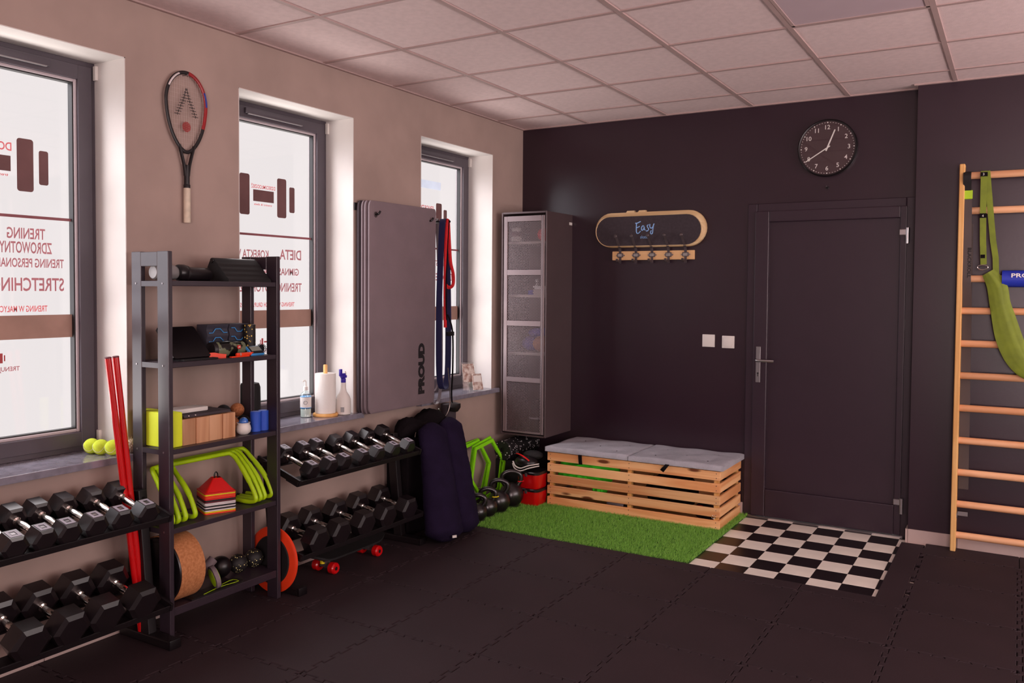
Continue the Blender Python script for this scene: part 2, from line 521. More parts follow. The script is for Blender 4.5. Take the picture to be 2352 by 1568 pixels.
build_walls()

def build_ceiling():
    ce = struct('ceiling')
    xs = [0.0]+[0.553+0.6*k for k in range(10) if 0.553+0.6*k < RX]+[RX]
    ys = [0.0]+[-0.394-0.6*k for k in range(14) if -0.394-0.6*k > RY]+[RY]
    cache = {}
    for i in range(len(xs)-1):
        for j in range(len(ys)-1):
            w, d = round(xs[i+1]-xs[i], 4), round(ys[j]-ys[j+1], 4)
            panel = (i == 4 and j in (3, 6, 9)) or (i == 8 and j in (3, 6, 9))
            key = (w, d, panel)
            if key not in cache:
                bm = B()
                if panel:
                    bx(bm, -w/2+0.012, w/2-0.012, -d/2+0.012, d/2-0.012, 0.0, 0.02)
                else:
                    bx(bm, -w/2+0.008, w/2-0.008, -d/2+0.008, d/2-0.008, 0.004, 0.02, 0.002, 1)
                cache[key] = to_mesh(bm, 'ceiling_panel', 0)
                cache[key].materials.append(M['light_panel' if panel else 'ceiling_tile'])
            o = bpy.data.objects.new('light_panel' if panel else 'ceiling_panel', cache[key])
            COL.objects.link(o); o.parent = ce
            o.location = ((xs[i]+xs[i+1])/2, (ys[j]+ys[j+1])/2, CZ+random.uniform(-0.0012, 0.0012))
            if panel:
                q = part('panel_frame', 'ceiling_grid', ce,
                         lambda b: bx(b, xs[i]+0.013, xs[i+1]-0.013, ys[j+1]+0.013, ys[j+1]+0.028, CZ-0.003, CZ+0.001),
                         lambda b: bx(b, xs[i]+0.013, xs[i+1]-0.013, ys[j]-0.028, ys[j]-0.013, CZ-0.003, CZ+0.001),
                         lambda b: bx(b, xs[i]+0.013, xs[i]+0.028, ys[j+1]+0.013, ys[j]-0.013, CZ-0.003, CZ+0.001),
                         lambda b: bx(b, xs[i+1]-0.028, xs[i+1]-0.013, ys[j+1]+0.013, ys[j]-0.013, CZ-0.003, CZ+0.001), smooth=0)
    for x in xs[1:-1]:
        part('runner', 'ceiling_grid', ce, lambda b: bx(b, x-0.012, x+0.012, RY, 0, CZ-0.002, CZ+0.02), smooth=0)
    for y in ys[1:-1]:
        part('cross_tee', 'ceiling_grid', ce, lambda b: bx(b, 0, RX, y-0.012, y+0.012, CZ-0.0012, CZ+0.02), smooth=0)
    part('edge_angle', 'ceiling_grid', ce, lambda b: bx(b, 0, 0.02, RY, 0, CZ-0.004, CZ+0.01), smooth=0)
    part('edge_angle', 'ceiling_grid', ce, lambda b: bx(b, 0.02, 2.757, -0.02, 0, CZ-0.004, CZ+0.01), smooth=0)
    part('edge_angle', 'ceiling_grid', ce, lambda b: bx(b, 2.737, RX, -0.13, -0.11, CZ-0.004, CZ+0.01), smooth=0)
    part('void_lid', 'ceiling_tile', ce, lambda b: bx(b, -0.36, RX+0.3, RY-0.3, 0.3, CZ+0.025, CZ+0.06), smooth=0)
build_ceiling()

def build_floor():
    bm = B(); bx(bm, -0.36, RX+0.3, RY-0.3, 0.3, -0.1, 0.0)
    fl = struct('floor', bm, 'slab')
    # chequered tiles inside the door
    px, py = 0.159, 0.1695
    tile = {}
    for c in (0, 1):
        q = B(); box(q, (0, 0, 0.002), (px-0.0015, py-0.0015, 0.004), 0.0008, seg=1)
        tile[c] = to_mesh(q, 'chequer_tile', 0); tile[c].materials.append(M['tile_black' if c else 'tile_white'])
    for i in range(-3, 6):
        for j in range(0, 8):
            o = bpy.data.objects.new('chequer_tile', tile[(i+j) % 2]); COL.objects.link(o); o.parent = fl
            o.location = (1.912+px*(i+0.5), -0.066-py*(j-0.5), 0.0)
    # jigsaw foam mats: seams every 47.6 cm, dovetail teeth
    PX, PY, X0, Y0, H = 0.4763, 0.4925, 0.0, -1.347, 0.017
    def seam(L, g, flip=1, n=5, d=0.019):
        """points of a toothed edge from 0 to L, shifted sideways by g"""
        out = []; p = L/n
        for k in range(n):
            a = k*p
            for t, s in ((0.0, -1), (0.26, -1), (0.20, 1), (0.80, 1), (0.74, -1)):
                out.append((a+t*p if not (k == 0 and t == 0) else 0.0, flip*s*d/2+g))
        out.append((L, -flip*d/2+g))
        return out
    def tile_mesh(L, Wd, sides, g0=0.0014, g1=0.0046):
        """sides: toothed? for bottom, right, top, left"""
        def outline(g):
            pts = []
            def edge(a, b, n, toothed, out_flip, length):
                ax = Vector(b)-Vector(a); ax.normalize(); nn = Vector(n)
                if toothed:
                    for s, dd in seam(length, 0, out_flip)[:-1]:
                        pts.append(Vector(a)+ax*s+nn*dd)
                else:
                    pts.append(Vector(a))
            edge((0, 0), (L, 0), (0, 1), sides[0], 1, L)
            edge((L, 0), (L, Wd), (1, 0), sides[1], 1, Wd)
            edge((L, Wd), (0, Wd), (0, 1), sides[2], 1, L)
            edge((0, Wd), (0, 0), (1, 0), sides[3], 1, Wd)
            n = len(pts); res = []
            for i in range(n):
                a, b, c = pts[i-1], pts[i], pts[(i+1) % n]
                d1 = (b-a).normalized() if (b-a).length > 1e-7 else Vector((1, 0)); d2 = (c-b).normalized() if (c-b).length > 1e-7 else d1
                n1, n2 = Vector((-d1.y, d1.x)), Vector((-d2.y, d2.x))
                k = (n1+n2); k = k.normalized() if k.length > 1e-5 else n1
                res.append(b+k*g/max(0.45, k.dot(n1)))
            return res
        q = B(); lo, hi = outline(g0), outline(g1)
        rings(q, [[Vector((p.x, p.y, z)) for p in r] for r, z in ((lo, 0.0), (lo, H-0.003), (hi, H))])
        me = to_mesh(q, 'foam_mat', 0); me.materials.append(M['foam_mat'])
        return me
    cache = {}
    def put(x, y, L, Wd, sides):
        key = (round(L, 3), round(Wd, 3), sides)
        if key not in cache: cache[key] = tile_mesh(L, Wd, sides)
        o = bpy.data.objects.new('foam_mat', cache[key]); COL.objects.link(o); o.parent = fl
        o.location = (x, y, random.uniform(0, 0.0012))
    # edge flips: the shared seam must be the same curve seen from both sides
    nx, ny = 12, 13
    for j in range(ny):
        for i in range(nx):
            x, y = X0+PX*i, Y0-PY*(j+1)
            put(x, y, PX, PY, (1, 1, 1, 1 if i else 0))
    for i in range(nx):
        x = X0+PX*i
        if i < 6: put(x, Y0, PX, 0.112 if i else 0.112, (1, 0, 0, 0))
    put(0.0, Y0+0.114, 0.30, 1.18, (0, 0, 0, 0))
    # strip along the chequered tiles, then the tiles in front of the wall bars
    put(2.728, Y0, PX*6-2.728, 1.18, (0, 1, 0, 0))
    for i in range(6, nx):
        put(X0+PX*i, Y0, PX, PY, (1, 1, 1, 1)); put(X0+PX*i, Y0+PY, PX, PY, (1, 1, 1, 1)); put(X0+PX*i, Y0+2*PY, PX, 0.235, (1, 0, 0, 0))
    return fl
FLOOR = build_floor()

def build_skirting():
    def row(name, pts, dx, dy):
        o = struct(name)
        for a, b in pts:
            if dx: part('skirting_tile', 'skirting', o, lambda q: bx(q, 0, 0.012, a+0.001, b-0.001, 0, 0.088, 0.002, 1), smooth=0)
            else: part('skirting_tile', 'skirting', o, lambda q: bx(q, a+0.001, b-0.001, dy-0.012, dy, 0, 0.088, 0.002, 1), smooth=0)
        return o
    row('baseboard_left', [(-0.6*(k+1)-0.17, -0.6*k-0.17) for k in range(13)]+[(-0.17, 0)], 1, 0)
    row('baseboard_back', [(0.014, 0.6), (0.6, 1.2), (1.2, 1.735)], 0, 0.0)
    o = row('baseboard_pier', [(2.757, 3.02), (3.02, 3.38), (3.38, 3.98), (3.98, 4.58), (4.58, 5.18), (5.18, 6.0)], 0, -0.11)
    part('skirting_tile', 'skirting', o, lambda q: bx(q, 2.745, 2.757, -0.122, -0.004, 0, 0.088), smooth=0)
build_skirting()

# ------------------------------------------------------------------ windows
def build_window(n, a, b, logo=None):
    w = struct('window_%d' % n)
    f = FX
    def ring(q, y0, y1, z0, z1, t, x0, x1, bev=0.002):
        bx(q, x0, x1, y0, y0+t, z0, z1, bev, 1); bx(q, x0, x1, y1-t, y1, z0, z1, bev, 1)
        bx(q, x0, x1, y0+t, y1-t, z0, z0+t, bev, 1); bx(q, x0, x1, y0+t, y1-t, z1-t, z1, bev, 1)
    z0, z1 = 0.785, WZ1-0.004
    a, b = a+0.004, b-0.004
    part('frame', 'frame_grey', w, lambda q: ring(q, a, b, z0, z1, 0.045, f-0.08, f-0.012), smooth=0)
    part('sash', 'frame_grey', w, lambda q: ring(q, a+0.022, b-0.022, z0+0.024, z1-0.022, 0.062, f-0.07, f), smooth=0)
    g = 0.086
    part('glazing_bead', 'bead', w, lambda q: ring(q, a+g-0.004, b-g+0.004, z0+g, z1-g+0.004, 0.014, f-0.06, f-0.014, 0.003), smooth=0)
    part('gasket', 'gasket', w, lambda q: ring(q, a+g+0.009, b-g-0.009, z0+g+0.013, z1-g-0.009, 0.006, f-0.05, f-0.02, 0), smooth=0)
    gx = f-0.038
    pane = part('glass_pane', 'pane', w, lambda q: bx(q, gx-0.004, gx, a+g, b-g, z0+g, z1-g), smooth=0)
    c = (a+b)/2
    v = part('trickle_vent', 'frame_grey', w, lambda q: bx(q, f-0.002, f+0.016, c-0.21, c+0.21, z1-0.062, z1-0.034, 0.004, 2))
    part('vent_lip', 'steel_dull', v, lambda q: bx(q, f+0.004, f+0.019, c-0.195, c+0.195, z1-0.066, z1-0.061, 0.001, 1))
    part('hinge', 'white_plastic', w, lambda q: bx(q, f-0.01, f+0.012, b-0.012, b+0.003, z1-0.075, z1-0.012, 0.004, 2))
    part('hinge', 'white_plastic', w, lambda q: bx(q, f-0.01, f+0.012, b-0.012, b+0.003, z0+0.02, z0+0.085, 0.004, 2))
    sl = part('sill', 'stone_sill', w, lambda q: bx(q, f-0.075, 0.0, a-0.004, b+0.004, 0.756, 0.785), lambda q: bx(q, -0.001, 0.045, a-0.045, b+0.045, 0.755, 0.785, 0.003, 2), smooth=0)
    part('end_cap', 'stone_sill', sl, lambda q: bx(q, 0.0, 0.047, b+0.036, b+0.047, 0.754, 0.786, 0.003, 1), smooth=0)
    if not logo: return
    # signage on the pane, made to be read from the street (mirrored indoors)
    x = gx+0.001; U, V = (0, -1, 0), (0, 0, 1)
    def rects(q, y0, y1, zz0, zz1, r=0.0):
        pts = rrect(y1-y0, zz1-zz0, r) if r else [(-(y1-y0)/2, -(zz1-zz0)/2), ((y1-y0)/2, -(zz1-zz0)/2), ((y1-y0)/2, (zz1-zz0)/2), (-(y1-y0)/2, (zz1-zz0)/2)]
        prism(q, pts, (x, (y0+y1)/2, (zz0+zz1)/2), (0, 1, 0), (0, 0, 1), 0.0008)
    L0 = logo['c']
    for d0, d1, h0, h1, r in ((0.098, 0.166, 1.892, 2.108, 0.012), (-0.166, -0.098, 1.892, 2.108, 0.012), (0.189, 0.229, 1.926, 2.068, 0.009), (-0.229, -0.189, 1.926, 2.068, 0.009), (-0.073, 0.073, 1.968, 2.030, 0.0)):
        part('dumbbell_emblem', 'film_dark', pane, lambda q: rects(q, L0+d0, L0+d1, h0, h1, r), smooth=0)
    part('sign_line', 'film_maroon', pane, lambda q: rects(q, a+g+0.012, b-g-0.014, 1.783, 1.795), smooth=0)
    part('sign_band', 'film_brown', pane, lambda q: rects(q, a+g+0.012, b-g-0.012, 1.284, 1.382), smooth=0)
    for body, y, z, wd, h, m, an in logo['t']:
        part('lettering', m, pane, lambda q: text(q, body, (x, y, z), U, V, wd, h, 0.0012, 0.018, an), smooth=0)
    s = logo['s']
    for d0, d1, h0, h1 in ((-0.012, 0.012, 1.206, 1.214), (0.018, 0.030, 1.190, 1.230), (-0.030, -0.018, 1.190, 1.230), (0.035, 0.040, 1.198, 1.222), (-0.040, -0.035, 1.198, 1.222)):
        part('small_emblem', 'film_red', pane, lambda q: rects(q, s+d0, s+d1, h0, h1), smooth=0)
    if logo.get('sheet'):
        y0, y1, h0, h1 = logo['sheet']
        part('pale_strip', 'film_pale', pane, lambda q: rects(q, y0, y1, h0, h1), smooth=0)  # pale translucent strip high on the pane

mr, dk, rd = 'film_maroon', 'film_dark', 'film_red'
build_window(1, *WIN[0], logo=dict(c=-3.816, s=-3.815, t=[
    ('DOROŚLI', -3.738, 2.050, 0.156, 0.046, rd, 'l'), ('trening & dieta', -3.752, 1.944, 0.128, 0.015, rd, 'l'),
    ('TRENING', -3.603, 1.697, 0.158, 0.046, mr, 'l'), ('ZDROWOTNY', -3.574, 1.638, 0.218, 0.048, mr, 'l'),
    ('TRENING PERSONALNY', -3.523, 1.580, 0.320, 0.038, mr, 'l'), ('STRETCHING', -3.523, 1.482, 0.300, 0.056, mr, 'l'),
    ('TRENING W MAŁYCH GRUPACH', -3.597, 1.396, 0.315, 0.026, rd, 'l'), ('TRENUJ Z GWE', -3.716, 1.150, 0.165, 0.024, mr, 'l')]))
build_window(2, *WIN[1], logo=dict(c=-2.397, s=-2.385, t=[
    ('DZIECI/MŁODZIEŻ', -2.312, 2.038, 0.170, 0.026, rd, 'l'), ('trening & dieta', -2.335, 1.944, 0.128, 0.014, rd, 'l'),
    ('DIETA', -2.116, 1.662, 0.164, 0.056, mr, 'l'), ('KOREKTA WAD', -2.362, 1.662, 0.290, 0.046, mr, 'l'),
    ('GIMNASTYKA', -2.134, 1.574, 0.265, 0.040, mr, 'l'), ('TRENING MOTORYCZNY', -2.112, 1.482, 0.520, 0.050, mr, 'l'),
    ('TRENING W MAŁYCH GRUPACH I OSOBISTY', -2.168, 1.400, 0.470, 0.024, rd, 'l'), ('TRENUJ Z GWE', -2.300, 1.150, 0.170, 0.024, mr, 'l')]))
build_window(3, *WIN[2], logo=dict(c=-0.908, s=-0.90, sheet=(-1.20, -0.755, 2.20, 2.255), t=[
    ('SENIORZY', -0.836, 2.048, 0.150, 0.034, rd, 'l'), ('trening & dieta', -0.845, 1.944, 0.128, 0.014, rd, 'l'),
    ('GIMNASTYKA', -0.628, 1.668, 0.30, 0.040, mr, 'l'), ('DLA SENIORA', -0.612, 1.565, 0.40, 0.052, mr, 'l')]))
build_window(4, *WIN[3]); build_window(5, *WIN[4])

def build_rear_glazing():
    for n, (x0, x1, y0, y1, z0, z1) in ((6, (RX+0.1, RX+0.16, -4.9, -0.3, 0.8, 2.5)), (7, (3.7, 5.8, RY-0.16, RY-0.1, 0.4, 2.5))):
        w = struct('window_%d' % n)
        alongy = (y1-y0) > 1
        def fr(q):
            t = 0.06
            bx(q, x0, x1, y0, y1, z0, z0+t); bx(q, x0, x1, y0, y1, z1-t, z1)
            for k in range(4):
                if alongy:
                    yy = y0+(y1-y0-t)*k/3; bx(q, x0, x1, yy, yy+t, z0+t, z1-t)
                else:
                    xx = x0+(x1-x0-t)*k/3; bx(q, xx, xx+t, y0, y1, z0+t, z1-t)
        part('frame', 'frame_grey', w, fr, smooth=0)
        part('glass_pane', 'pane', w, lambda q: bx(q, (x0+x1)/2-0.003 if alongy else x0+0.06, (x0+x1)/2+0.003 if alongy else x1-0.06, (y0+y1)/2-0.003 if not alongy else y0+0.06, (y0+y1)/2+0.003 if not alongy else y1-0.06, z0+0.06, z1-0.06), smooth=0)
build_rear_glazing()

# ------------------------------------------------------------------ door
def build_door():
    d = struct('door_1')
    x0, x1, z1 = 1.740, 2.752, 2.082
    def fr(q):
        bx(q, x0, x0+0.062, -0.018, 0.08, 0, z1, 0.004, 1); bx(q, x1-0.052, x1, -0.018, 0.08, 0, z1, 0.004, 1); bx(q, x0+0.062, x1-0.052, -0.018, 0.08, z1-0.06, z1, 0.004, 1)
    part('frame', 'door_black', d, fr, smooth=0)
    a, b, t = x0+0.052, x1-0.046, z1-0.052
    def leaf(q):
        bx(q, a, 1.884, -0.034, 0.03, 0.018, t, 0.006, 2); bx(q, 2.668, b, -0.034, 0.03, 0.018, t, 0.006, 2)
        bx(q, 1.884, 2.668, -0.034, 0.03, 1.958, t, 0.006, 2); bx(q, 1.884, 2.668, -0.034, 0.03, 0.018, 0.20, 0.006, 2)
    lf = part('leaf', 'door_black', d, leaf, smooth=0)
    part('panel', 'door_black', lf, lambda q: bx(q, 1.876, 2.676, -0.010, 0.02, 0.19, 1.968, 0.003, 1), smooth=0)
    pl = part('handle_plate', 'steel_dull', d, lambda q: bx(q, 1.814, 1.844, -0.044, -0.034, 0.905, 1.142, 0.002, 1), smooth=0)
    part('lever', 'steel', pl, lambda q: tube(q, bez([(1.829, -0.04, 1.052), (1.829, -0.085, 1.053), (1.845, -0.094, 1.053), (1.90, -0.094, 1.053), (1.942, -0.092, 1.053)], 5), 0.0095, 12))
    part('keyhole', 'gasket', pl, lambda q: cyl(q, (1.829, -0.0445, 0.966), (1.829, -0.0455, 0.966), 0.006), lambda q: bx(q, 1.8265, 1.8315, -0.0455, -0.0445, 0.945, 0.964))
    for z in (1.80, 0.155):
        h = part('hinge', 'steel' if z > 1 else 'steel_dull', d, lambda q: cyl(q, (2.712, -0.046, z), (2.712, -0.046, z+0.095), 0.012, seg=16), lambda q: bx(q, 2.665, 2.712, -0.05, -0.034, z+0.05, z+0.088, 0.004, 1))
    part('door_gap_light', 'steel', d, lambda q: bx(q, x0+0.03, x1-0.03, -0.03, 0.08, 0.0, 0.014, 0.003, 1), smooth=0)  # bright metal strip standing in for the light under the door
build_door()

# ================================================================== along the back wall
def build_turf():
    t = thing('artificial_turf', 'bright green artificial turf mat under and in front of the slatted bench', 'turf', (1.0, -0.6, 0.0))
    x0, x1, y0, y1 = 0.302, 1.772, -1.215, -0.005
    part('backing', 'turf_base', t, lambda q: bx(q, x0, x1, y0, y1, 0.0045, 0.008), smooth=0)
    rnd = random.Random(3); V = []; F = []
    for k in range(90000):
        x, y = rnd.uniform(x0, x1), rnd.uniform(y0, y1)
        if y > -0.44 and 0.52 < x < 1.70 and rnd.random() < 0.85: continue
        h = rnd.uniform(0.010, 0.022); a = rnd.uniform(0, 2*PI); w = rnd.uniform(0.0008, 0.0015)
        lx, ly = rnd.gauss(0.004, 0.006), rnd.gauss(-0.002, 0.006)
        dx, dy = math.cos(a)*w, math.sin(a)*w; n = len(V)
        V += [(x-dx, y-dy, 0.007), (x+dx, y+dy, 0.007), (x+lx, y+ly, 0.007+h)]; F.append((n, n+1, n+2))
    me = bpy.data.meshes.new('blades'); me.from_pydata(V, [], F); me.materials.append(M['turf_blade'])
    me.transform(Matrix.Translation(-ORG[t.name]))
    o = obj('blades', me, 'turf_blade', t); o['kind'] = 'stuff'
mat('turf_base', (40, 84, 20), 0.95)
mat('turf_blade', (118, 176, 56), 0.55, c2=(156, 208, 98), scale=60, spec=0.4)
build_turf()

def build_bench():
    t = thing('slatted_bench', 'long pine crate bench of horizontal slats standing on the green turf', 'bench', (1.11, -0.25, 0.009))
    x0, x1, y0, y1 = 0.497, 1.722, -0.470, -0.030
    zb = [0.009+0.0775*k for k in range(5)]; h = 0.057
    for z in zb:
        part('slat', 'pine', t, lambda q: bx(q, x0, x1, y0-0.014, y0, z, z+h, 0.002, 1), smooth=0)
        part('slat', 'pine', t, lambda q: bx(q, x0, x1, y1, y1+0.014, z, z+h, 0.002, 1), smooth=0)
        for x in (x0, x1-0.014):
            part('end_slat', 'pine_y', t, lambda q: bx(q, x, x+0.014, y0, y1, z, z+h, 0.002, 1), smooth=0)
    for x in (x0+0.014, (x0+x1)/2-0.014, x1-0.042):
        for y in (y0, y1-0.03):
            part('post', 'pine_z', t, lambda q: bx(q, x, x+0.028, y, y+0.03, 0.009, zb[4]+h), smooth=0)
    for z in zb:
        for x in (x0+0.024, (x0+x1)/2, x1-0.024):
            for dz in (0.014, 0.043):
                part('nail', 'hook_metal', t, lambda q: cyl(q, (x, y0-0.0135, z+dz), (x, y0-0.0150, z+dz), 0.0028, seg=8))
    part('bottom_board', 'pine', t, lambda q: bx(q, x0+0.02, x1-0.02, y0+0.002, y1-0.002, 0.012, 0.02), smooth=0)
    part('buckle', 'chrome', t, lambda q: tube(q, [(1.685+0.012*math.cos(a*PI/8), y0-0.019, 0.088+0.010*math.sin(a*PI/8)) for a in range(16)], 0.0018, 6, True))
    # two loose seat pads
    for k, (a, b, lab) in enumerate(((0.484, 1.103, 'grey tufted seat pad on the end of the bench beside the mesh cabinet'), (1.107, 1.742, 'grey tufted seat pad on the end of the bench beside the door'))):
        c = thing('seat_pad', lab, 'cushion', ((a+b)/2, -0.25, 0.376), 'pads on the slatted bench')
        tuf = [(a+(b-a)*u, -0.25+v) for u, v in ((0.22, -0.11), (0.22, 0.12), (0.5, 0.0), (0.78, -0.11), (0.78, 0.12))]
        def pad(q):
            nx, ny = 36, 28; ya, yb = -0.496, -0.012; V = {}
            for s in (0, 1):
                for i in range(nx+1):
                    for j in range(ny+1):
                        x, y = a+(b-a)*i/nx, ya+(yb-ya)*j/ny
                        e = min(i, nx-i, j, ny-j)
                        z = (0.418 - (0.007 if e == 0 else 0)) if s else (0.377 + (0.006 if e == 0 else 0))
                        if s:
                            z += 0.003*math.sin(x*23)*math.cos(y*19)
                            for tx, ty in tuf: z -= 0.008*math.exp(-((x-tx)**2+(y-ty)**2)/0.0009)
                        V[s, i, j] = q.verts.new((x, y, z))
            for i in range(nx):
                for j in range(ny):
                    q.faces.new((V[1, i, j], V[1, i+1, j], V[1, i+1, j+1], V[1, i, j+1])); q.faces.new((V[0, i, j], V[0, i, j+1], V[0, i+1, j+1], V[0, i+1, j]))
            for i in range(nx):
                q.faces.new((V[0, i, 0], V[0, i+1, 0], V[1, i+1, 0], V[1, i, 0])); q.faces.new((V[0, i+1, ny], V[0, i, ny], V[1, i, ny], V[1, i+1, ny]))
            for j in range(ny):
                q.faces.new((V[0, 0, j+1], V[0, 0, j], V[1, 0, j], V[1, 0, j+1])); q.faces.new((V[0, nx, j], V[0, nx, j+1], V[1, nx, j+1], V[1, nx, j]))
        part('cover', 'cushion', c, pad, smooth=1.2)
        for tx, ty in tuf:
            part('tuft', 'grey_foam_dark', c, lambda q: ball(q, (tx, ty, 0.411), 0.005, 10, (1, 1, 0.5)))
        sx = a+(b-a)*(0.44 if k == 0 else 0.43)
        part('strap', 'black_cloth', c, lambda q: strap(q, [(sx, -0.49, 0.39), (sx, -0.499, 0.378), (sx+0.002, -0.499, 0.35), (sx+0.004, -0.497, 0.318)] if k == 0 else bez([(sx, -0.49, 0.39), (sx-0.006, -0.512, 0.376), (sx-0.016, -0.522, 0.362), (sx-0.03, -0.516, 0.346)], 4), 0.026, 0.003, (1, 0, 0)))
    # things kept inside
    v = thing('training_vest', 'crumpled bright green vests seen between the bench slats', 'vest', (0.78, -0.3, 0.021))
    rnd = random.Random(5)
    def cloth(q, cx, cy, cz, lx, ly, hz, seed):
        r2 = random.Random(seed); ph = [r2.uniform(0, 6) for _ in range(6)]; n, m = 30, 16; R = []
        for i in range(n+1):
            u = -1+2*i/n; ring = []
            w = math.sqrt(max(0.02, 1-abs(u)**2.5))
            for j in range(m):
                a = 2*PI*j/m
                wob = 1+0.16*math.sin(5*a+ph[0]+3*u)+0.13*math.sin(9*u+ph[1]+2*a)+0.1*math.sin(17*u+ph[2]-3*a)
                ring.append((cx+lx*u, cy+ly*w*math.cos(a)*min(wob, 1.15), cz+hz*w*math.sin(a)*wob+0.010*math.sin(7*u+ph[3])))
            R.append(ring)
        rings(q, R)
    part('cloth', 'vest_green', v, lambda q: cloth(q, 0.77, -0.372, 0.268, 0.225, 0.082, 0.080, 1), lambda q: cloth(q, 0.86, -0.39, 0.160, 0.055, 0.06, 0.075, 4))
    part('cloth', 'vest_green', v, lambda q: cloth(q, 0.69, -0.375, 0.205, 0.16, 0.08, 0.05, 2))
    g = thing('storage_bag', 'black bag lying inside the bench behind the slats', 'bag', (1.35, -0.24, 0.021))
    part('body', 'black_cloth', g, lambda q: cloth(q, 1.32, -0.24, 0.16, 0.18, 0.14, 0.105, 8))
    part('zip', 'steel_dull', g, lambda q: strap(q, bez([(1.25, -0.41, 0.20), (1.33, -0.42, 0.205), (1.42, -0.42, 0.2)], 5), 0.012, 0.004, (0, 0, 1)))
    g = thing('boxing_glove', 'black glove with a red patch low inside the bench', 'glove', (1.60, -0.36, 0.021))
    part('body', 'black_plastic', g, lambda q: ball(q, (1.59, -0.36, 0.085), 0.06, 18, (1.2, 1, 1)))
    part('patch', 'red_matt', g, lambda q: ball(q, (1.57, -0.395, 0.115), 0.03, 12, (1.2, 0.9, 0.5)))
    g = thing('shaker_bottle', 'small grey bottle lying inside the bench behind the middle slats', 'bottle', (0.98, -0.38, 0.021))
    part('body', 'band_grey', g, lambda q: lathe(q, [(0.026, 0), (0.028, 0.01), (0.028, 0.12), (0.02, 0.135)], (0.93, -0.40, 0.06), (0.9, -0.2, 0), 18))
    part('cap', 'black_plastic', g, lambda q: lathe(q, [(0.021, 0.135), (0.021, 0.165)], (0.93, -0.40, 0.06), (0.9, -0.2, 0), 18))
build_bench()

def stadium(x0, x1, z0, z1, n=14):
    r = (z1-z0)/2; out = []
    for k in range(n+1):
        a = -PI/2+PI*k/n; out.append((x1-r+r*math.cos(a), (z0+z1)/2+r*math.sin(a)))
    for k in range(n+1):
        a = PI/2+PI*k/n; out.append((x0+r+r*math.cos(a), (z0+z1)/2+r*math.sin(a)))
    return out
def build_skate_sign():
    t = thing('skateboard_deck', 'dark skateboard deck with a pale wooden rim hung on the black wall', 'skateboard', (1.048, 0, 1.81))
    def rim(q):
        out = [(p, -0.004) for p in stadium(0.636, 1.462, 1.812, 2.060)]
        R = []
        for pts, y in ((stadium(0.640, 1.458, 1.816, 2.056), -0.002), (stadium(0.634, 1.463, 1.811, 2.061), -0.012), (stadium(0.636, 1.461, 1.812, 2.060), -0.034), (stadium(0.645, 1.436, 1.819, 2.036), -0.050), (stadium(0.650, 1.430, 1.823, 2.031), -0.046)):
            R.append([(x, y, z) for x, z in pts])
        rings(q, R)
    part('deck_rim', 'ply', t, rim, smooth=0.4)
    def face(q):
        rings(q, [[(x, y, z) for x, z in stadium(0.650, 1.430, 1.823, 2.031)] for y in (-0.044, -0.0475)])
    fc = part('grip_face', 'grip_tape', t, face, smooth=0)
    # brushed lettering "Easy" and the smaller "skate"
    Y = -0.0482
    def stroke(q, pts, r):
        P = bez([(x, Y, z) for x, z in pts], 6)
        tube(q, P, 0.0009, 8, ry=r, up=(0, -1, 0))
    x0, z0, s = 0.952, 1.898, 0.00112
    def E(pts): return [(x0+a*s, z0+b*s) for a, b in pts]
    lt = [[(0, 74), (12, 74), (22, 78), (36, 84)], [(8, 76), (7, 50), (8, 20), (14, 10), (24, 12), (36, 24)], [(8, 46), (18, 48), (30, 54)],
          [(60, 52), (50, 56), (42, 44), (44, 30), (54, 32), (60, 48), (62, 34), (68, 28)],
          [(90, 62), (80, 56), (84, 44), (90, 34), (82, 24), (72, 24)],
          [(98, 66), (98, 48), (106, 40), (116, 46), (126, 68)], [(122, 62), (118, 34), (116, 10), (108, 4), (102, 12), (108, 26)]]
    for p in lt: part('lettering', 'print_blue', fc, lambda q: stroke(q, E(p), 0.0036))
    part('lettering', 'print_blue', fc, lambda q: text(q, 'skate', (0.990, Y, 1.872), (1, 0, 0), (0, 0, 1), 0.056, 0.022, 0.0008))
    for a, b in ((0.872, 0.936), (0.962, 1.022)):
        part('wood_block', 'ply', t, lambda q: prism(q, [(0, 0), (b-a, 0), (b-a, 0.014), (0.012, 0.014)], (a, -0.006, 2.058), (1, 0, 0), (0, 0, 1), 0.028), smooth=0)
    r = thing('coat_hook_rail', 'pale pine rail with five dark iron coat hooks below the skateboard deck', 'coat rack', (1.07, 0, 1.72))
    part('rail', 'pine_pale', r, lambda q: bx(q, 0.764, 1.376, -0.020, 0, 1.722, 1.786, 0.004, 2), smooth=0)
    for x in (0.829, 0.950, 1.071, 1.193, 1.316):
        h = part('hook', 'hook_metal', r,
                 lambda q: strap(q, bez([(x, -0.026, 1.70), (x, -0.028, 1.79), (x-0.002, -0.052, 1.83), (x-0.008, -0.075, 1.875), (x-0.012, -0.085, 1.888)], 5), 0.017, 0.006, (1, 0, 0)),
                 lambda q: ball(q, (x-0.012, -0.087, 1.890), 0.013, 14, (1, 0.6, 1)),
                 lambda q: strap(q, bez([(x, -0.026, 1.752), (x, -0.030, 1.722), (x-0.002, -0.050, 1.706), (x-0.006, -0.066, 1.716), (x-0.007, -0.070, 1.730)], 5), 0.015, 0.006, (1, 0, 0)))
        p = part('card_holder', 'hook_metal', h, lambda q: bx(q, x-0.022, x+0.022, -0.030, -0.020, 1.742, 1.772, 0.002, 1))
        part('card', 'hook_plate', h, lambda q: bx(q, x-0.016, x+0.016, -0.0312, -0.0295, 1.747, 1.767), smooth=0)
        for d in (-1, 1):
            part('screw_ear', 'steel_dull', h, lambda q: cyl(q, (x+d*0.027, -0.020, 1.756), (x+d*0.027, -0.0235, 1.756), 0.006, seg=12))
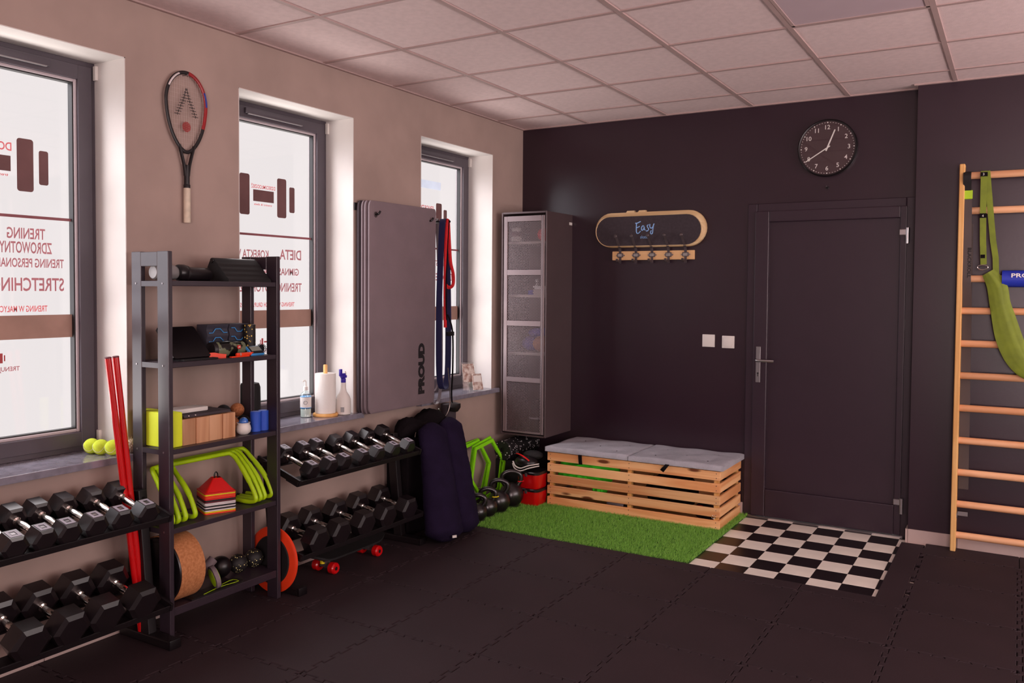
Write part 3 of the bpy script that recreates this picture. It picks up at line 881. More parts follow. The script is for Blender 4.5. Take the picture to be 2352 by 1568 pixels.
build_skate_sign()

def build_switches():
    for x0, x1, z0, z1, lab, btn in ((1.438, 1.525, 1.123, 1.209, 'plain white blank wall plate, the one farther from the door', False), (1.575, 1.660, 1.120, 1.204, 'white square light switch with a raised rocker nearest the door', True)):
        t = thing('wall_switch', lab, 'switch', ((x0+x1)/2, 0, z0))
        part('plate', 'white_plastic', t, lambda q: bx(q, x0, x1, -0.010, 0, z0, z1, 0.004, 2))
        if btn: part('rocker', 'white_plastic', t, lambda q: bx(q, x0+0.013, x1-0.013, -0.015, -0.006, z0+0.013, z1-0.013, 0.003, 2))
        else: part('cover', 'white_plastic', t, lambda q: bx(q, x0+0.003, x1-0.003, -0.0125, -0.006, z0+0.003, z1-0.003, 0.003, 2))
build_switches()

def build_clock():
    cx, cz, R = 2.236, 2.412, 0.180
    t = thing('wall_clock', 'round black wall clock with white numerals above the door', 'clock', (cx, 0, cz-R))
    part('case', 'black_plastic', t, lambda q: lathe(q, [(R-0.012, 0), (R, 0.004), (R, 0.034), (R-0.006, 0.042), (R-0.012, 0.040), (R-0.0125, 0.027)], (cx, 0, cz), (0, -1, 0), 64))
    part('dial', 'clock_face', t, lambda q: lathe(q, [(R-0.012, 0.026), (R-0.012, 0.030)], (cx, 0, cz), (0, -1, 0), 64), smooth=0.3)
    Y = -0.0306
    for n in range(1, 13):
        a = PI/2-n*PI/6; r = 0.129
        part('numeral', 'print_white', t, lambda q: text(q, str(n), (cx+r*math.cos(a), Y, cz+r*math.sin(a)-0.0125), (1, 0, 0), (0, 0, 1), None, 0.027, 0.0006, 0.006, 'c'), smooth=0)
    def dots(q):
        for k in range(60):
            a = 2*PI*k/60; r = 0.159
            cyl(q, (cx+r*math.cos(a), Y, cz+r*math.sin(a)), (cx+r*math.cos(a), Y-0.0008, cz+r*math.sin(a)), 0.0042 if k % 5 == 0 else 0.0022, seg=8)
    o = part('minute_dots', 'print_white', t, dots); o['kind'] = 'stuff'
    for nm, ang, L, tail, w, y in (('hour_hand', 22, 0.120, 0.020, 0.0065, -0.0335), ('minute_hand', 238, 0.154, 0.020, 0.0050, -0.0360)):
        a = PI/2-math.radians(ang); d = Vector((math.cos(a), 0, math.sin(a))); c = Vector((cx, y, cz)); s = Vector((-d.z, 0, d.x))
        part(nm, 'print_white', t, lambda q: rings(q, [[c-d*tail+s*w*0.7+Vector((0, e, 0)), c-d*tail-s*w*0.7+Vector((0, e, 0)), c+d*L-s*w*0.55+Vector((0, e, 0)), c+d*L+s*w*0.55+Vector((0, e, 0))] for e in (0, 0.0012)]), smooth=0)
    part('glass', 'pane', t, lambda q: lathe(q, [(R-0.0125, 0.0385), (R-0.0125, 0.0395)], (cx, 0, cz), (0, -1, 0), 64), smooth=0.3)
    h = part('hook', 'black_plastic', None, lambda q: cyl(q, (2.236, 0, 2.165), (2.236, -0.006, 2.165), 0.010), lambda q: tube(q, bez([(2.236, -0.004, 2.166), (2.236, -0.024, 2.163), (2.236, -0.034, 2.166), (2.236, -0.036, 2.176)], 4), 0.0035, 8))
    h.name = 'wall_hook'
    tag(h, 'tiny black peg on the wall between clock and door', 'hook')
build_clock()

def build_cabinet():
    x0, x1, y0, z0, z1 = 0.058, 0.432, -0.400, 0.452, 2.062
    t = thing('mesh_cabinet', 'tall narrow grey metal cabinet with a mesh door hung in the corner', 'cabinet', ((x0+x1)/2, y0/2, z0))
    s = 0.012
    part('side_panel', 'cabinet_shaded', t, lambda q: bx(q, x1-s, x1, y0, 0, z0, z1, 0.002, 1), smooth=0)
    part('side_panel', 'cabinet_shaded', t, lambda q: bx(q, x0, x0+s, y0, 0, z0, z1, 0.002, 1), smooth=0)
    part('top', 'cabinet_shaded', t, lambda q: bx(q, x0+s, x1-s, y0, 0, z1-s, z1), smooth=0)
    part('bottom', 'cabinet_shaded', t, lambda q: bx(q, x0+s, x1-s, y0, 0, z0, z0+s), smooth=0)
    part('back', 'cabinet_shaded', t, lambda q: bx(q, x0+s, x1-s, -0.012, -0.002, z0+s, z1-s), smooth=0)
    a, b, c, d = x0+0.022, x1-0.036, z0+0.022, z1-0.030
    zs = [(0.484, 0.842), (0.873, 1.246), (1.282, 1.610), (1.648, 1.994)]
    ma, mb = a+0.030, b-0.008
    def door(q):
        y = y0-0.004
        bx(q, a, ma, y, y+0.018, c, d, 0.002, 1); bx(q, mb, b, y, y+0.018, c, d, 0.002, 1)
        ed = [c]+[v for z in zs for v in z]+[d]
        for k in range(0, len(ed), 2): bx(q, ma, mb, y, y+0.018, ed[k], ed[k+1])
    dr = part('door', 'cabinet_door_lit', t, door, smooth=0)
    part('door_pull', 'cabinet_grey', dr, lambda q: tube(q, [(b+0.008, y0+0.002, c), (b+0.008, y0+0.002, d)], 0.010, 12, ry=0.012))
    for k, (m0, m1) in enumerate(zs):
        def mesh(q):
            W, H = mb-ma, m1-m0; y = y0+0.004; px, pz, w = 0.0118, 0.0200, 0.0030
            sl = pz/px
            for sg in (1, -1):
                n = int((W+H/sl)/px)+2
                for i in range(-2, n):
                    # line x = x_off + sg*(z)/sl
                    xo = i*px-(H/sl if sg > 0 else 0)
                    lo, hi = 0.0, H
                    # clip against 0..W
                    f = lambda z: xo+sg*z/sl
                    if sg > 0: lo, hi = max(0, -xo*sl), min(H, (W-xo)*sl)
                    else: lo, hi = max(0, (xo-W)*sl), min(H, xo*sl)
                    if hi-lo < 0.004: continue
                    A = Vector((ma+f(lo), y, m0+lo)); Bv = Vector((ma+f(hi), y, m0+hi))
                    e = (Bv-A).normalized(); s2 = Vector((-e.z, 0, e.x))*w/2; dd = Vector((0, 0.0012, 0))
                    q.faces.new([q.verts.new(p) for p in (A-s2, A+s2, Bv+s2, Bv-s2)])
                    q.faces.new([q.verts.new(p) for p in (A-s2+dd, Bv-s2+dd, Bv+s2+dd, A+s2+dd)])
        o = part('expanded_mesh', 'cabinet_door_lit', dr, mesh, smooth=0); o['kind'] = 'stuff'
    for z in (1.853, 1.468, 1.052):
        part('shelf', 'cabinet_shelf', t, lambda q: bx(q, x0+s, x1-s, y0+0.05, -0.012, z-0.018, z), smooth=0)
    part('maker_label', 'white_plastic', t, lambda q: bx(q, x1, x1+0.001, -0.055, -0.008, 1.985, 2.005), smooth=0)
    # things behind the mesh
    g = thing('supplement_jar', 'white jar with a dark band on the top shelf of the mesh cabinet', 'jar', (0.125, -0.30, 1.853))
    part('body', 'white_plastic', g, lambda q: lathe(q, [(0.036, 0), (0.04, 0.005), (0.04, 0.035), (0.036, 0.04)], (0.125, -0.30, 1.853)))
    part('band', 'maroon', g, lambda q: lathe(q, [(0.037, 0.04), (0.037, 0.075)], (0.125, -0.30, 1.853)))
    part('lid', 'white_plastic', g, lambda q: lathe(q, [(0.036, 0.075), (0.036, 0.10), (0.03, 0.105)], (0.125, -0.30, 1.853)))
    g = part('red_pouch', 'red_matt', None, lambda q: ball(q, (0.345, -0.28, 1.903), 0.05, 16, (1, 0.9, 1)))
    tag(g, 'round red pouch on the top shelf of the mesh cabinet', 'pouch')
    g = thing('small_figurine', 'small pale figurine behind the second row of cabinet mesh', 'figurine', (0.29, -0.3, 1.61))
    part('body', 'cone_white', g, lambda q: lathe(q, [(0.014, -0.14+0.0), (0.018, -0.12), (0.011, -0.09), (0.015, -0.07), (0.008, -0.055)], (0.29, -0.28, 1.608), (0, 0, 1), 14))
    part('head', 'cone_white', g, lambda q: ball(q, (0.29, -0.28, 1.570), 0.014, 12))
    g = thing('card_box', 'pale stacked card box on the middle cabinet shelf', 'box', (0.33, -0.25, 1.468))
    part('body', 'cabinet_shelf', g, lambda q: bx(q, 0.285, 0.39, -0.33, -0.15, 1.468, 1.508, 0.002, 1))
    part('lid', 'cone_white', g, lambda q: bx(q, 0.283, 0.392, -0.332, -0.148, 1.522, 1.534, 0.002, 1), lambda q: bx(q, 0.29, 0.385, -0.32, -0.16, 1.508, 1.522))
    g = tag(part('dark_jar', 'blue_pad', None, lambda q: lathe(q, [(0.024, 0), (0.026, 0.004), (0.026, 0.03), (0.012, 0.036)], (0.245, -0.28, 1.468))), 'small dark blue jar beside the card box in the cabinet', 'jar')
    g = thing('folded_towel', 'folded blue and tan towel lying on the lower cabinet shelf', 'towel', (0.25, -0.22, 1.052))
    part('roll', 'cork_ball', g, lambda q: ball(q, (0.32, -0.24, 1.112), 0.06, 16, (1.3, 1.2, 1.0)))
    part('fold', 'blue_pad', g, lambda q: ball(q, (0.28, -0.20, 1.19), 0.06, 16, (1.7, 1.3, 0.6)), lambda q: ball(q, (0.20, -0.2, 1.11), 0.058, 16, (1.2, 1.2, 1)))
    g = thing('water_flask', 'dark flask with a pale ring at the bottom of the mesh cabinet', 'bottle', (0.28, -0.25, 0.464))
    part('body', 'black_plastic', g, lambda q: lathe(q, [(0.05, 0), (0.055, 0.01), (0.055, 0.16), (0.03, 0.20), (0.028, 0.24)], (0.28, -0.25, 0.464)))
    part('ring', 'rubber_label', g, lambda q: lathe(q, [(0.0555, 0.10), (0.0555, 0.112)], (0.28, -0.25, 0.464)))
build_cabinet()

# ================================================================== wall bars on the pier
def build_wall_bars():
    t = thing('wall_bars', 'tall wooden wall bars with round rungs fixed to the dark wall', 'wall bars', (3.4, -0.16, 0.017))
    for x in (2.990, 3.88):
        part('upright', 'pine_z', t, lambda q: bx(q, x, x+0.028, -0.215, -0.135, 0.017, 2.235, 0.004, 1), smooth=0)
    zs = [1.971, 1.585, 1.402, 1.214, 1.030, 0.843, 0.656, 0.471, 0.287, 0.106]
    for z in zs:
        part('rung', 'beech', t, lambda q: tube(q, [(3.018, -0.172, z), (3.88, -0.172, z)], 0.0165, 14, ry=0.020))
    part('rung', 'beech', t, lambda q: tube(q, [(3.018, -0.205, 2.166), (3.88, -0.205, 2.166)], 0.0165, 14, ry=0.020))
    for z in (0.21,):
        for x in (3.018, 3.84):
            part('bracket', 'steel_dull', t, lambda q: bx(q, x, x+0.055, -0.135, -0.132, z, z+0.026, 0.001, 1), lambda q: bx(q, x, x+0.003, -0.2, -0.11, z, z+0.026))
    # long dark foam stick hung by a loop
    g = thing('hanging_band', 'long dark grey band with a lime collar hanging beside the wall bar upright', 'resistance band', (3.033, -0.17, 0.36))
    part('band', 'band_charcoal', g,
         lambda q: strap(q, [(3.047, -0.142, 0.37), (3.044, -0.141, 0.9), (3.039, -0.141, 1.46), (3.035, -0.196, 1.56), (3.033, -0.197, 1.62), (3.030, -0.196, 2.05)], 0.052, 0.007, (1, 0, 0)),
         lambda q: strap(q, [(3.050, -0.130, 0.40), (3.046, -0.130, 0.9), (3.040, -0.128, 1.90)], 0.046, 0.006, (1, 0, 0)))
    part('collar', 'lime', g, lambda q: bx(q, 3.002, 3.058, -0.203, -0.190, 2.036, 2.086, 0.003, 1))
    part('loop', 'black_matt', g, lambda q: strap(q, bez([(3.030, -0.197, 2.08), (3.030, -0.214, 2.12), (3.030, -0.230, 2.16), (3.03, -0.205, 2.188), (3.03, -0.185, 2.166), (3.03, -0.19, 2.10)], 4), 0.040, 0.005, (1, 0, 0)))
    part('lettering', 'black_matt', g, lambda q: text(q, 'BLACKROLL', (3.041, -0.2012, 1.76), (0, 0, -1), (1, 0, 0), 0.17, 0.018, 0.0006, 0.02))
    # lime yoga sling
    g = thing('aerial_sling', 'lime green fabric sling hanging by straps from the wall bars', 'sling', (3.2, -0.21, 1.05))
    part('strap', 'sling_green', g, lambda q: strap(q, [(3.113, -0.232, 2.185), (3.113, -0.236, 2.1), (3.113, -0.222, 1.95), (3.116, -0.215, 1.80), (3.122, -0.21, 1.665)], 0.031, 0.003, (1, 0, 0)))
    part('strap', 'sling_green', g, lambda q: strap(q, [(3.128, -0.226, 2.185), (3.136, -0.226, 2.1), (3.150, -0.212, 1.95), (3.165, -0.205, 1.80), (3.180, -0.20, 1.70), (3.184, -0.20, 1.60)], 0.030, 0.003, (1, 0, 0)))
    for a0, a1, b0, b1, c0, c1, nn in ((3.096, 3.131, -0.242, -0.218, 2.155, 2.178, '3'), (3.096, 3.131, -0.226, -0.216, 1.925, 1.95, '4'), (3.106, 3.128, -0.216, -0.206, 1.70, 1.72, None)):
        sl = part('strap_label', 'black_cloth', g, lambda q: bx(q, a0, a1, b0, b1, c0, c1))
        if nn: part('numeral', 'print_white', sl, lambda q: text(q, nn, (3.108, b0-0.0003, c0+0.005), (1, 0, 0), (0, 0, 1), None, 0.013, 0.0005))
    part('carabiner', 'chrome', g, lambda q: tube(q, [(3.118+0.026*math.cos(a*PI/8), -0.213, 1.648+0.013*math.sin(a*PI/8)) for a in range(16)], 0.003, 8, True))
    def hammock(q):
        ctr = [((3.145, 1.62), 0.03), ((3.19, 1.545), 0.045), ((3.205, 1.45), 0.047), ((3.225, 1.36), 0.055), ((3.255, 1.25), 0.062), ((3.30, 1.14), 0.060), ((3.36, 1.075), 0.052), ((3.44, 1.08), 0.046), ((3.52, 1.17), 0.050), ((3.57, 1.32), 0.05), ((3.60, 1.50), 0.04), ((3.615, 1.65), 0.02)]
        R = []; n = 26
        C = bez([(c[0][0], c[0][1], c[1]) for c in ctr], 5)
        for i, p in enumerate(C):
            T = C[min(i+1, len(C)-1)]-C[max(i-1, 0)]; T = Vector((T.x, T.y)).normalized(); N = Vector((-T.y, T.x)); ring = []
            for j in range(n):
                a = 2*PI*j/n
                f = 1+0.16*math.sin(7*a+i*0.10)*math.cos(a*2+i*0.05)
                e = N*p.z*math.cos(a)*f
                ring.append((p.x+e.x, -0.198-0.016*math.sin(a)*f, p.y+e.y))
            R.append(ring)
        rings(q, R)
    part('hammock', 'sling_green', g, hammock, smooth=1.0)
    part('strap', 'sling_green', g, lambda q: strap(q, [(3.615, -0.2, 1.64), (3.61, -0.215, 1.95), (3.61, -0.228, 2.185)], 0.03, 0.003, (1, 0, 0)))
    g = thing('barbell_pad', 'blue foam pad wrapped round a rung of the wall bars', 'foam pad', (3.43, -0.172, 1.535))
    part('pad', 'blue_pad', g, lambda q: tube(q, [(3.213, -0.172, 1.585), (3.66, -0.172, 1.585)], 0.047, 28))
    part('lettering', 'print_white', g, lambda q: text(q, 'PROUD', (3.258, -0.2175, 1.592), (1, 0, 0.0), (0, -0.28, 1), 0.15, 0.024, 0.004, 0.02))
build_wall_bars()

# ================================================================== left wall: shelf unit and what stands on it
SH = [1.530, 1.188, 0.825, 0.490, 0.155]        # shelf tops
def build_shelf():
    t = thing('shelf_unit', 'open black shelf unit with five shelves against the wall between two windows', 'shelf', (0.165, -3.085, 0.017))
    ya, yb = -3.395, -2.775
    for y in (ya, yb-0.022):
        for x0, x1 in ((0.045, 0.108), (0.214, 0.284)):
            p = part('post', 'shelf_black', t, lambda q: bx(q, x0, x1, y, y+0.022, 0.017, 1.652, 0.002, 1), smooth=0)
            for z in SH:
                if y == ya: part('screw', 'steel_dull', p, lambda q: cyl(q, ((x0+x1)/2, y+0.001, z-0.012), ((x0+x1)/2, y-0.002, z-0.012), 0.004, seg=10))
        part('top_rail', 'shelf_black', t, lambda q: bx(q, 0.108, 0.214, y, y+0.022, 1.590, 1.650, 0.002, 1), smooth=0)
        for z in SH:
            part('side_rail', 'shelf_black', t, lambda q: bx(q, 0.108, 0.214, y+0.002, y+0.020, z-0.024, z-0.002), smooth=0)
    for z in SH:
        part('shelf_board', 'shelf_black', t, lambda q: bx(q, 0.050, 0.278, ya+0.022, yb-0.022, z-0.022 if z > 0.2 else z-0.035, z, 0.002, 1), smooth=0)
build_shelf()

def build_shelf_items():
    z = SH[0]
    g = thing('steel_flask', 'silver flask with a wide black lid lying on the top shelf', 'flask', (0.16, -3.31, z))
    part('body', 'flask_silver', g, lambda q: lathe(q, [(0.026, 0), (0.031, 0.006), (0.031, 0.10), (0.027, 0.115)], (0.155, -3.372, z+0.036), (0, 1, 0)))
    part('lid', 'black_plastic', g, lambda q: lathe(q, [(0.034, 0.115), (0.036, 0.12), (0.036, 0.145), (0.032, 0.152)], (0.155, -3.372, z+0.036), (0.1, 1, 0)))
    g = thing('massage_roller', 'short glossy black roller lying next to the flask on the top shelf', 'roller', (0.17, -3.14, z))
    part('body', 'black_plastic', g, lambda q: lathe(q, [(0.020, 0), (0.031, 0.004), (0.031, 0.112), (0.028, 0.118)], (0.165, -3.212, z+0.031), (0, 1, 0)))
    part('end_cap', 'rack_black', g, lambda q: lathe(q, [(0.031, 0), (0.034, 0.004), (0.034, 0.014)], (0.165, -3.224, z+0.034), (0, 1, 0)))
    g = thing('ribbed_case', 'black ribbed wedge-shaped case at the window end of the top shelf', 'case', (0.18, -2.93, z))
    def wedge(q):
        pr = [(0.262, 0.0), (0.262, 0.008)]
        for k in range(1, 13): 
            u = k/12; pr.append((0.262-0.092*u+0.003*math.sin(k*PI/1.5), 0.008+0.090*u))
        pr += [(0.160, 0.104), (0.150, 0.106), (0.142, 0.102), (0.095, 0.02), (0.09, 0.0)]
        rings(q, [[(x, y, z+h) for x, h in pr] for y in (-3.062, -2.812)])
    part('shell', 'black_matt', g, wedge, smooth=0.9)
    part('hinge_tube', 'black_plastic', g, lambda q: lathe(q, [(0.010, 0), (0.012, 0.003), (0.012, 0.252), (0.010, 0.255)], (0.152, -3.065, z+0.096), (0, 1, 0), 16))
    z = SH[1]
    g = thing('tablet', 'black tablet leaning on its stand on the second shelf', 'tablet', (0.15, -3.23, z))
    def slab(q):
        a, b = Vector((0.225, -3.328, z+0.006)), Vector((0.225, -3.135, z+0.006)); up = Vector((-0.118, 0, 0.128)); n = Vector((0.008, 0, 0.007))
        ring = []
        for pt in rrect(1, 1, 0.06, 4):
            ring.append(a+(b-a)*(pt[0]+0.5)+up*(pt[1]+0.5))
        rings(q, [ring, [p+n for p in ring]])
    part('screen', 'black_plastic', g, slab, smooth=0.4)
    part('stand', 'black_matt', g, lambda q: bx(q, 0.13, 0.262, -3.30, -3.12, z, z+0.007, 0.003, 2), lambda q: strap(q, [(0.10, -3.23, z+0.004), (0.15, -3.23, z+0.085)], 0.08, 0.004, (0, 1, 0)))
    for k, (a, b, lab) in enumerate(((-3.084, -2.964, 'dark grey grooved foam block with blue zigzag lines, next to the tablet'), (-2.958, -2.842, 'dark grey grooved foam block with blue zigzag lines, next to the speckled mini roller'))):
        g = thing('grooved_foam_block', lab, 'foam block', (0.11, (a+b)/2, z), 'grooved foam blocks')
        def body(q):
            pr = []
            for i in range(25):
                u = i/24; pr.append((0.142+0.0035*math.cos(u*2*PI*3), u*0.146))
            pr += [(0.074, 0.146), (0.070, 0.0)]
            rings(q, [[(x, y, z+h) for x, h in pr] for y in (a, b)])
        part('body', 'grid_foam', g, body, smooth=0.8)
        for i in range(3):
            zz = z+0.038+0.040*i; s = 1 if k == 0 else (-1 if i else 1)
            pts = [(a+0.010, zz-0.010*s), (a+0.030, zz-0.010*s), (a+0.045, zz+0.008*s), (b-0.048, zz+0.008*s), (b-0.028, zz-0.010*s), (b-0.008, zz-0.010*s)]
            part('blue_line', 'blue_line', g, lambda q: tube(q, [(0.1455, y, h) for y, h in pts], 0.0022, 6))
    g = thing('bluetooth_speaker', 'camouflage barrel speaker with a red badge on the second shelf', 'speaker', (0.205, -3.02, z))
    part('barrel', 'camo', g, lambda q: lathe(q, [(0.020, 0), (0.031, 0.004), (0.036, 0.02), (0.037, 0.09), (0.036, 0.16), (0.031, 0.176), (0.020, 0.18)], (0.20, -3.112, z+0.037), (0, 1, 0), 28))
    part('end_ring', 'rack_black', g, lambda q: lathe(q, [(0.032, -0.002), (0.0345, 0.002), (0.0355, 0.018), (0.034, 0.02)], (0.20, -3.112, z+0.037), (0, 1, 0), 28))
    bd = part('badge', 'red_matt', g, lambda q: bx(q, 0.233, 0.240, -2.992, -2.974, z+0.036, z+0.052, 0.002, 1))
    part('lettering', 'print_white', bd, lambda q: text(q, 'JBL', (0.2405, -2.990, z+0.040), (0, 1, 0), (0, 0, 1), 0.014, 0.008, 0.0004, 0.02))
    g = thing('orange_tool', 'orange plastic tool lying in front of the camouflage speaker', 'tool', (0.262, -2.98, z))
    part('grip', 'orange', g, lambda q: lathe(q, [(0.005, 0), (0.008, 0.004), (0.008, 0.096), (0.005, 0.10)], (0.262, -3.022, z+0.012), (0, 1, 0), 14))
    part('clip', 'orange', g, lambda q: bx(q, 0.255, 0.272, -3.055, -2.95, z, z+0.006, 0.002, 1))
    part('ring', 'hook_plate', g, lambda q: lathe(q, [(0.0085, 0.018), (0.0085, 0.024)], (0.262, -3.022, z+0.012), (0, 1, 0), 14))
    g = thing('orange_strap', 'folded orange rubber strap between tablet and speaker', 'strap', (0.22, -3.12, z))
    part('band', 'orange', g, lambda q: strap(q, bez([(0.215, -3.148, z+0.012), (0.225, -3.12, z+0.016), (0.232, -3.09, z+0.010), (0.238, -3.06, z+0.006)], 5), 0.02, 0.008, (0, 0, 1)))
    g = thing('mini_foam_roller', 'small speckled black foam roller standing upright on the second shelf', 'foam roller', (0.17, -2.858, z))
    part('body', 'speckle_gold', g, lambda q: lathe(q, [(0.008, 0.002), (0.027, 0), (0.029, 0.002), (0.029, 0.140), (0.027, 0.142), (0.008, 0.140)], (0.165, -2.858, z), seg=28))
    g = thing('gym_timer', 'light blue digital timer at the window end of the second shelf', 'timer', (0.25, -2.90, z))
    rot = Matrix.Rotation(-0.9, 3, 'Y')
    part('body', 'blue_line', g, lambda q: box(q, (0.248, -2.90, z+0.022), (0.056, 0.080, 0.014), 0.006, Matrix.Rotation(0.7, 3, 'Y')))
    part('bezel', 'rack_black', g, lambda q: box(q, (0.2525, -2.90, z+0.0270), (0.046, 0.070, 0.004), 0.0015, Matrix.Rotation(0.7, 3, 'Y')))
    part('display', 'screen_grey', g, lambda q: box(q, (0.2515, -2.90, z+0.0325), (0.028, 0.058, 0.0015), 0, Matrix.Rotation(0.7, 3, 'Y')))
    g = thing('spiky_ring', 'small black bristly ring beside the blue timer', 'massage ring', (0.21, -2.818, z))
    def spiky(q):
        tube(q, [(0.205+0.001*k, -2.822, z+0.026+0.0*k) for k in (0, 1)], 0.02, 16)
        for i in range(16):
            a = 2*PI*i/16
            for d in (-0.01, 0.0, 0.01):
                cyl(q, (0.205+d, -2.822+0.018*math.cos(a), z+0.025+0.018*math.sin(a)), (0.205+d, -2.822+0.025*math.cos(a), z+0.025+0.025*math.sin(a)), 0.003, 0.001, 6)
    o = part('bristles', 'rack_black', g, spiky); o['kind'] = 'stuff'
    z = SH[2]
    g = tag(obj('foam_yoga_block', (lambda q: (bx(q, 0.016, 0.250, -3.372, -3.300, z, z+0.148, 0.008, 3), q)[1])(B()), 'lime_foam', base=(0.13, -3.336, z)), 'lime yellow foam yoga block on the third shelf', 'yoga block')
    for k in range(4):
        y0 = -3.298+0.0715*k
        o = obj('wooden_block', (lambda q: (bx(q, 0.115, 0.242+0.004*(k % 2), y0, y0+0.0700, z, z+0.113, 0.003, 2), q)[1])(B()), 'block_wood', base=(0.18, y0+0.035, z))
        tag(o, ['wooden block directly beside the lime foam block', 'second wooden block from the lime foam block', 'third wooden block from the lime foam block', 'wooden block at the white pot end of its row'][k], 'wooden block', 'wooden blocks on the third shelf')
    g = thing('clipboard', 'dark clipboard lying on top of the wooden blocks', 'clipboard', (0.16, -3.15, z+0.113))
    part('board', 'grey_foam_dark', g, lambda q: box(q, (0.165, -3.160, z+0.1225), (0.150, 0.250, 0.012), 0.003))
    part('stud', 'chrome', g, lambda q: ball(q, (0.241, -3.262, z+0.124), 0.004, 10))
    part('stud', 'chrome', g, lambda q: ball(q, (0.241, -3.228, z+0.124), 0.004, 10))
    g = thing('white_tray', 'flat white plastic tray lying across the clipboard', 'tray', (0.14, -3.19, z+0.129))
    part('body', 'white_plastic', g, lambda q: box(q, (0.150, -3.205, z+0.1395), (0.085, 0.170, 0.020), 0.006))
    part('button', 'rack_black', g, lambda q: cyl(q, (0.192, -3.28, z+0.138), (0.194, -3.28, z+0.138), 0.004, seg=10))
    for x, y, h, r, m, lab in ((0.100, -2.985, 0.034, 0.034, 'black_matt', 'lower black massage ball behind the wooden blocks'),
                               (0.100, -2.905, 0.033, 0.033, 'cork_ball', 'lower brown cork ball behind the white pot'),
                               (0.100, -2.838, 0.033, 0.033, 'black_matt', 'lower black massage ball behind the blue rollers'),
                               (0.090, -3.030, 0.0935, 0.034, 'black_matt', 'upper black massage ball nearest the clipboard'),
                               (0.092, -2.950, 0.0935, 0.034, 'black_matt', 'upper black massage ball next to the cork ball'),
                               (0.094, -2.870, 0.0940, 0.033, 'cork_ball', 'upper light brown cork ball above the white pot')):
        tag(obj('massage_ball', (lambda q: (ball(q, (x, y, z+h), r, 24), q)[1])(B()), m, base=(x, y, z+h-r), smooth=1.2), lab, 'ball', 'massage balls on the third shelf')
    g = tag(obj('massage_ball', (lambda q: (ball(q, (0.094, -3.068, z+0.034), 0.034, 24), q)[1])(B()), 'black_matt', base=(0.094, -3.068, z), smooth=1.2), 'lowest black massage ball hidden behind the wooden blocks', 'ball', 'massage balls on the third shelf')
    g = thing('white_pot', 'little round white pot on the third shelf', 'pot', (0.225, -2.948, z))
    part('body', 'white_plastic', g, lambda q: lathe(q, [(0.018, 0), (0.030, 0.010), (0.034, 0.024), (0.031, 0.040), (0.027, 0.047), (0.031, 0.055), (0.028, 0.055), (0.024, 0.045)], (0.225, -2.948, z), seg=28), smooth=1.0)
    tag(obj('glass_ball', (lambda q: (ball(q, (0.225, -2.948, z+0.058), 0.021, 20), q)[1])(B()), 'blue_glass', base=(0.225, -2.948, z+0.037), smooth=1.2), 'blue glass ball sitting in the white pot', 'ball')
    g = thing('peanut_roller', 'blue double foam roller standing upright on the third shelf', 'foam roller', (0.215, -2.838, z))
    for y in (-2.862, -2.814):
        part('roll', 'blue_foam', g, lambda q: lathe(q, [(0.006, 0.094), (0.006, 0.001), (0.022, 0.0), (0.0245, 0.002), (0.0245, 0.093), (0.022, 0.095), (0.0065, 0.0945)], (0.210, y, z), seg=24))
    # fourth shelf: hurdles and marker cones
    z = SH[3]
    def hurdle_path(dx, dy, w):
        ya, yb = -3.395+dy, -3.395+dy+w
        xt, xf = 0.075+dx, 0.245+dx*0.4
        h = 0.232
        left = [(0.085+dx, ya+0.005, z+0.012), (0.16+dx, ya+0.004, z+0.012), (xf-0.03, ya, z+0.013), (xf, ya-0.002, z+0.024), (xf-0.006, ya-0.002, z+0.052), (xf-0.05, ya, z+0.12), (xt+0.03, ya+0.004, z+0.2), (xt, ya+0.012, z+h-0.006), (xt-0.008, ya+0.04, z+h)]
        right = [(x, ya+yb-y, q) for x, y, q in left[::-1]]
        return bez(left+[(xt-0.008, (ya+yb)/2, z+h)]+right, 5)
    labs = ['green mini hurdle at the back of the nest, closest to the wall', 'green mini hurdle second from the wall in the nest', 'green mini hurdle third from the wall in the nest', 'green mini hurdle at the front of the nest']
    for k, (dx, dy, w) in enumerate(((-0.004, 0.162, 0.436), (0.010, 0.108, 0.440), (0.024, 0.068, 0.450), (0.038, 0.034, 0.450))):
        P = hurdle_path(dx, dy, w)
        g = thing('mini_hurdle', labs[k], 'hurdle', (P[0].x, P[0].y, z), 'green mini hurdles')
        part('tube', 'lime', g, lambda q: tube(q, P, 0.0105, 12))
        for e in (0, -1):
            part('foot_cap', 'rack_black', g, lambda q: cyl(q, P[e], P[e]+(P[e]-P[1 if e == 0 else -2]).normalized()*0.02, 0.0105, seg=12))
        for e in (26, len(P)-27):
            part('sleeve', 'lime', g, lambda q: tube(q, P[e-2:e+3], 0.0122, 12))
    cols = ['orange', 'yellow', 'cone_white', 'print_black', 'cone_white', 'print_black', 'cone_white', 'cone_white', 'maroon', 'print_black', 'red_matt', 'orange', 'orange', 'yellow', 'red_matt']
    nm = {'orange': 'orange', 'yellow': 'yellow', 'cone_white': 'white', 'print_black': 'black', 'maroon': 'maroon', 'red_matt': 'red'}
    cx, cy, hw = 0.172, -3.062, 0.070
    ords = ['bottom', 'second from bottom', 'third from bottom', 'fourth from bottom', 'fifth from bottom', 'sixth from bottom', 'seventh from bottom', 'eighth from bottom', 'seventh from top', 'sixth from top', 'fifth from top', 'fourth from top', 'third from top', 'second from top', 'top']
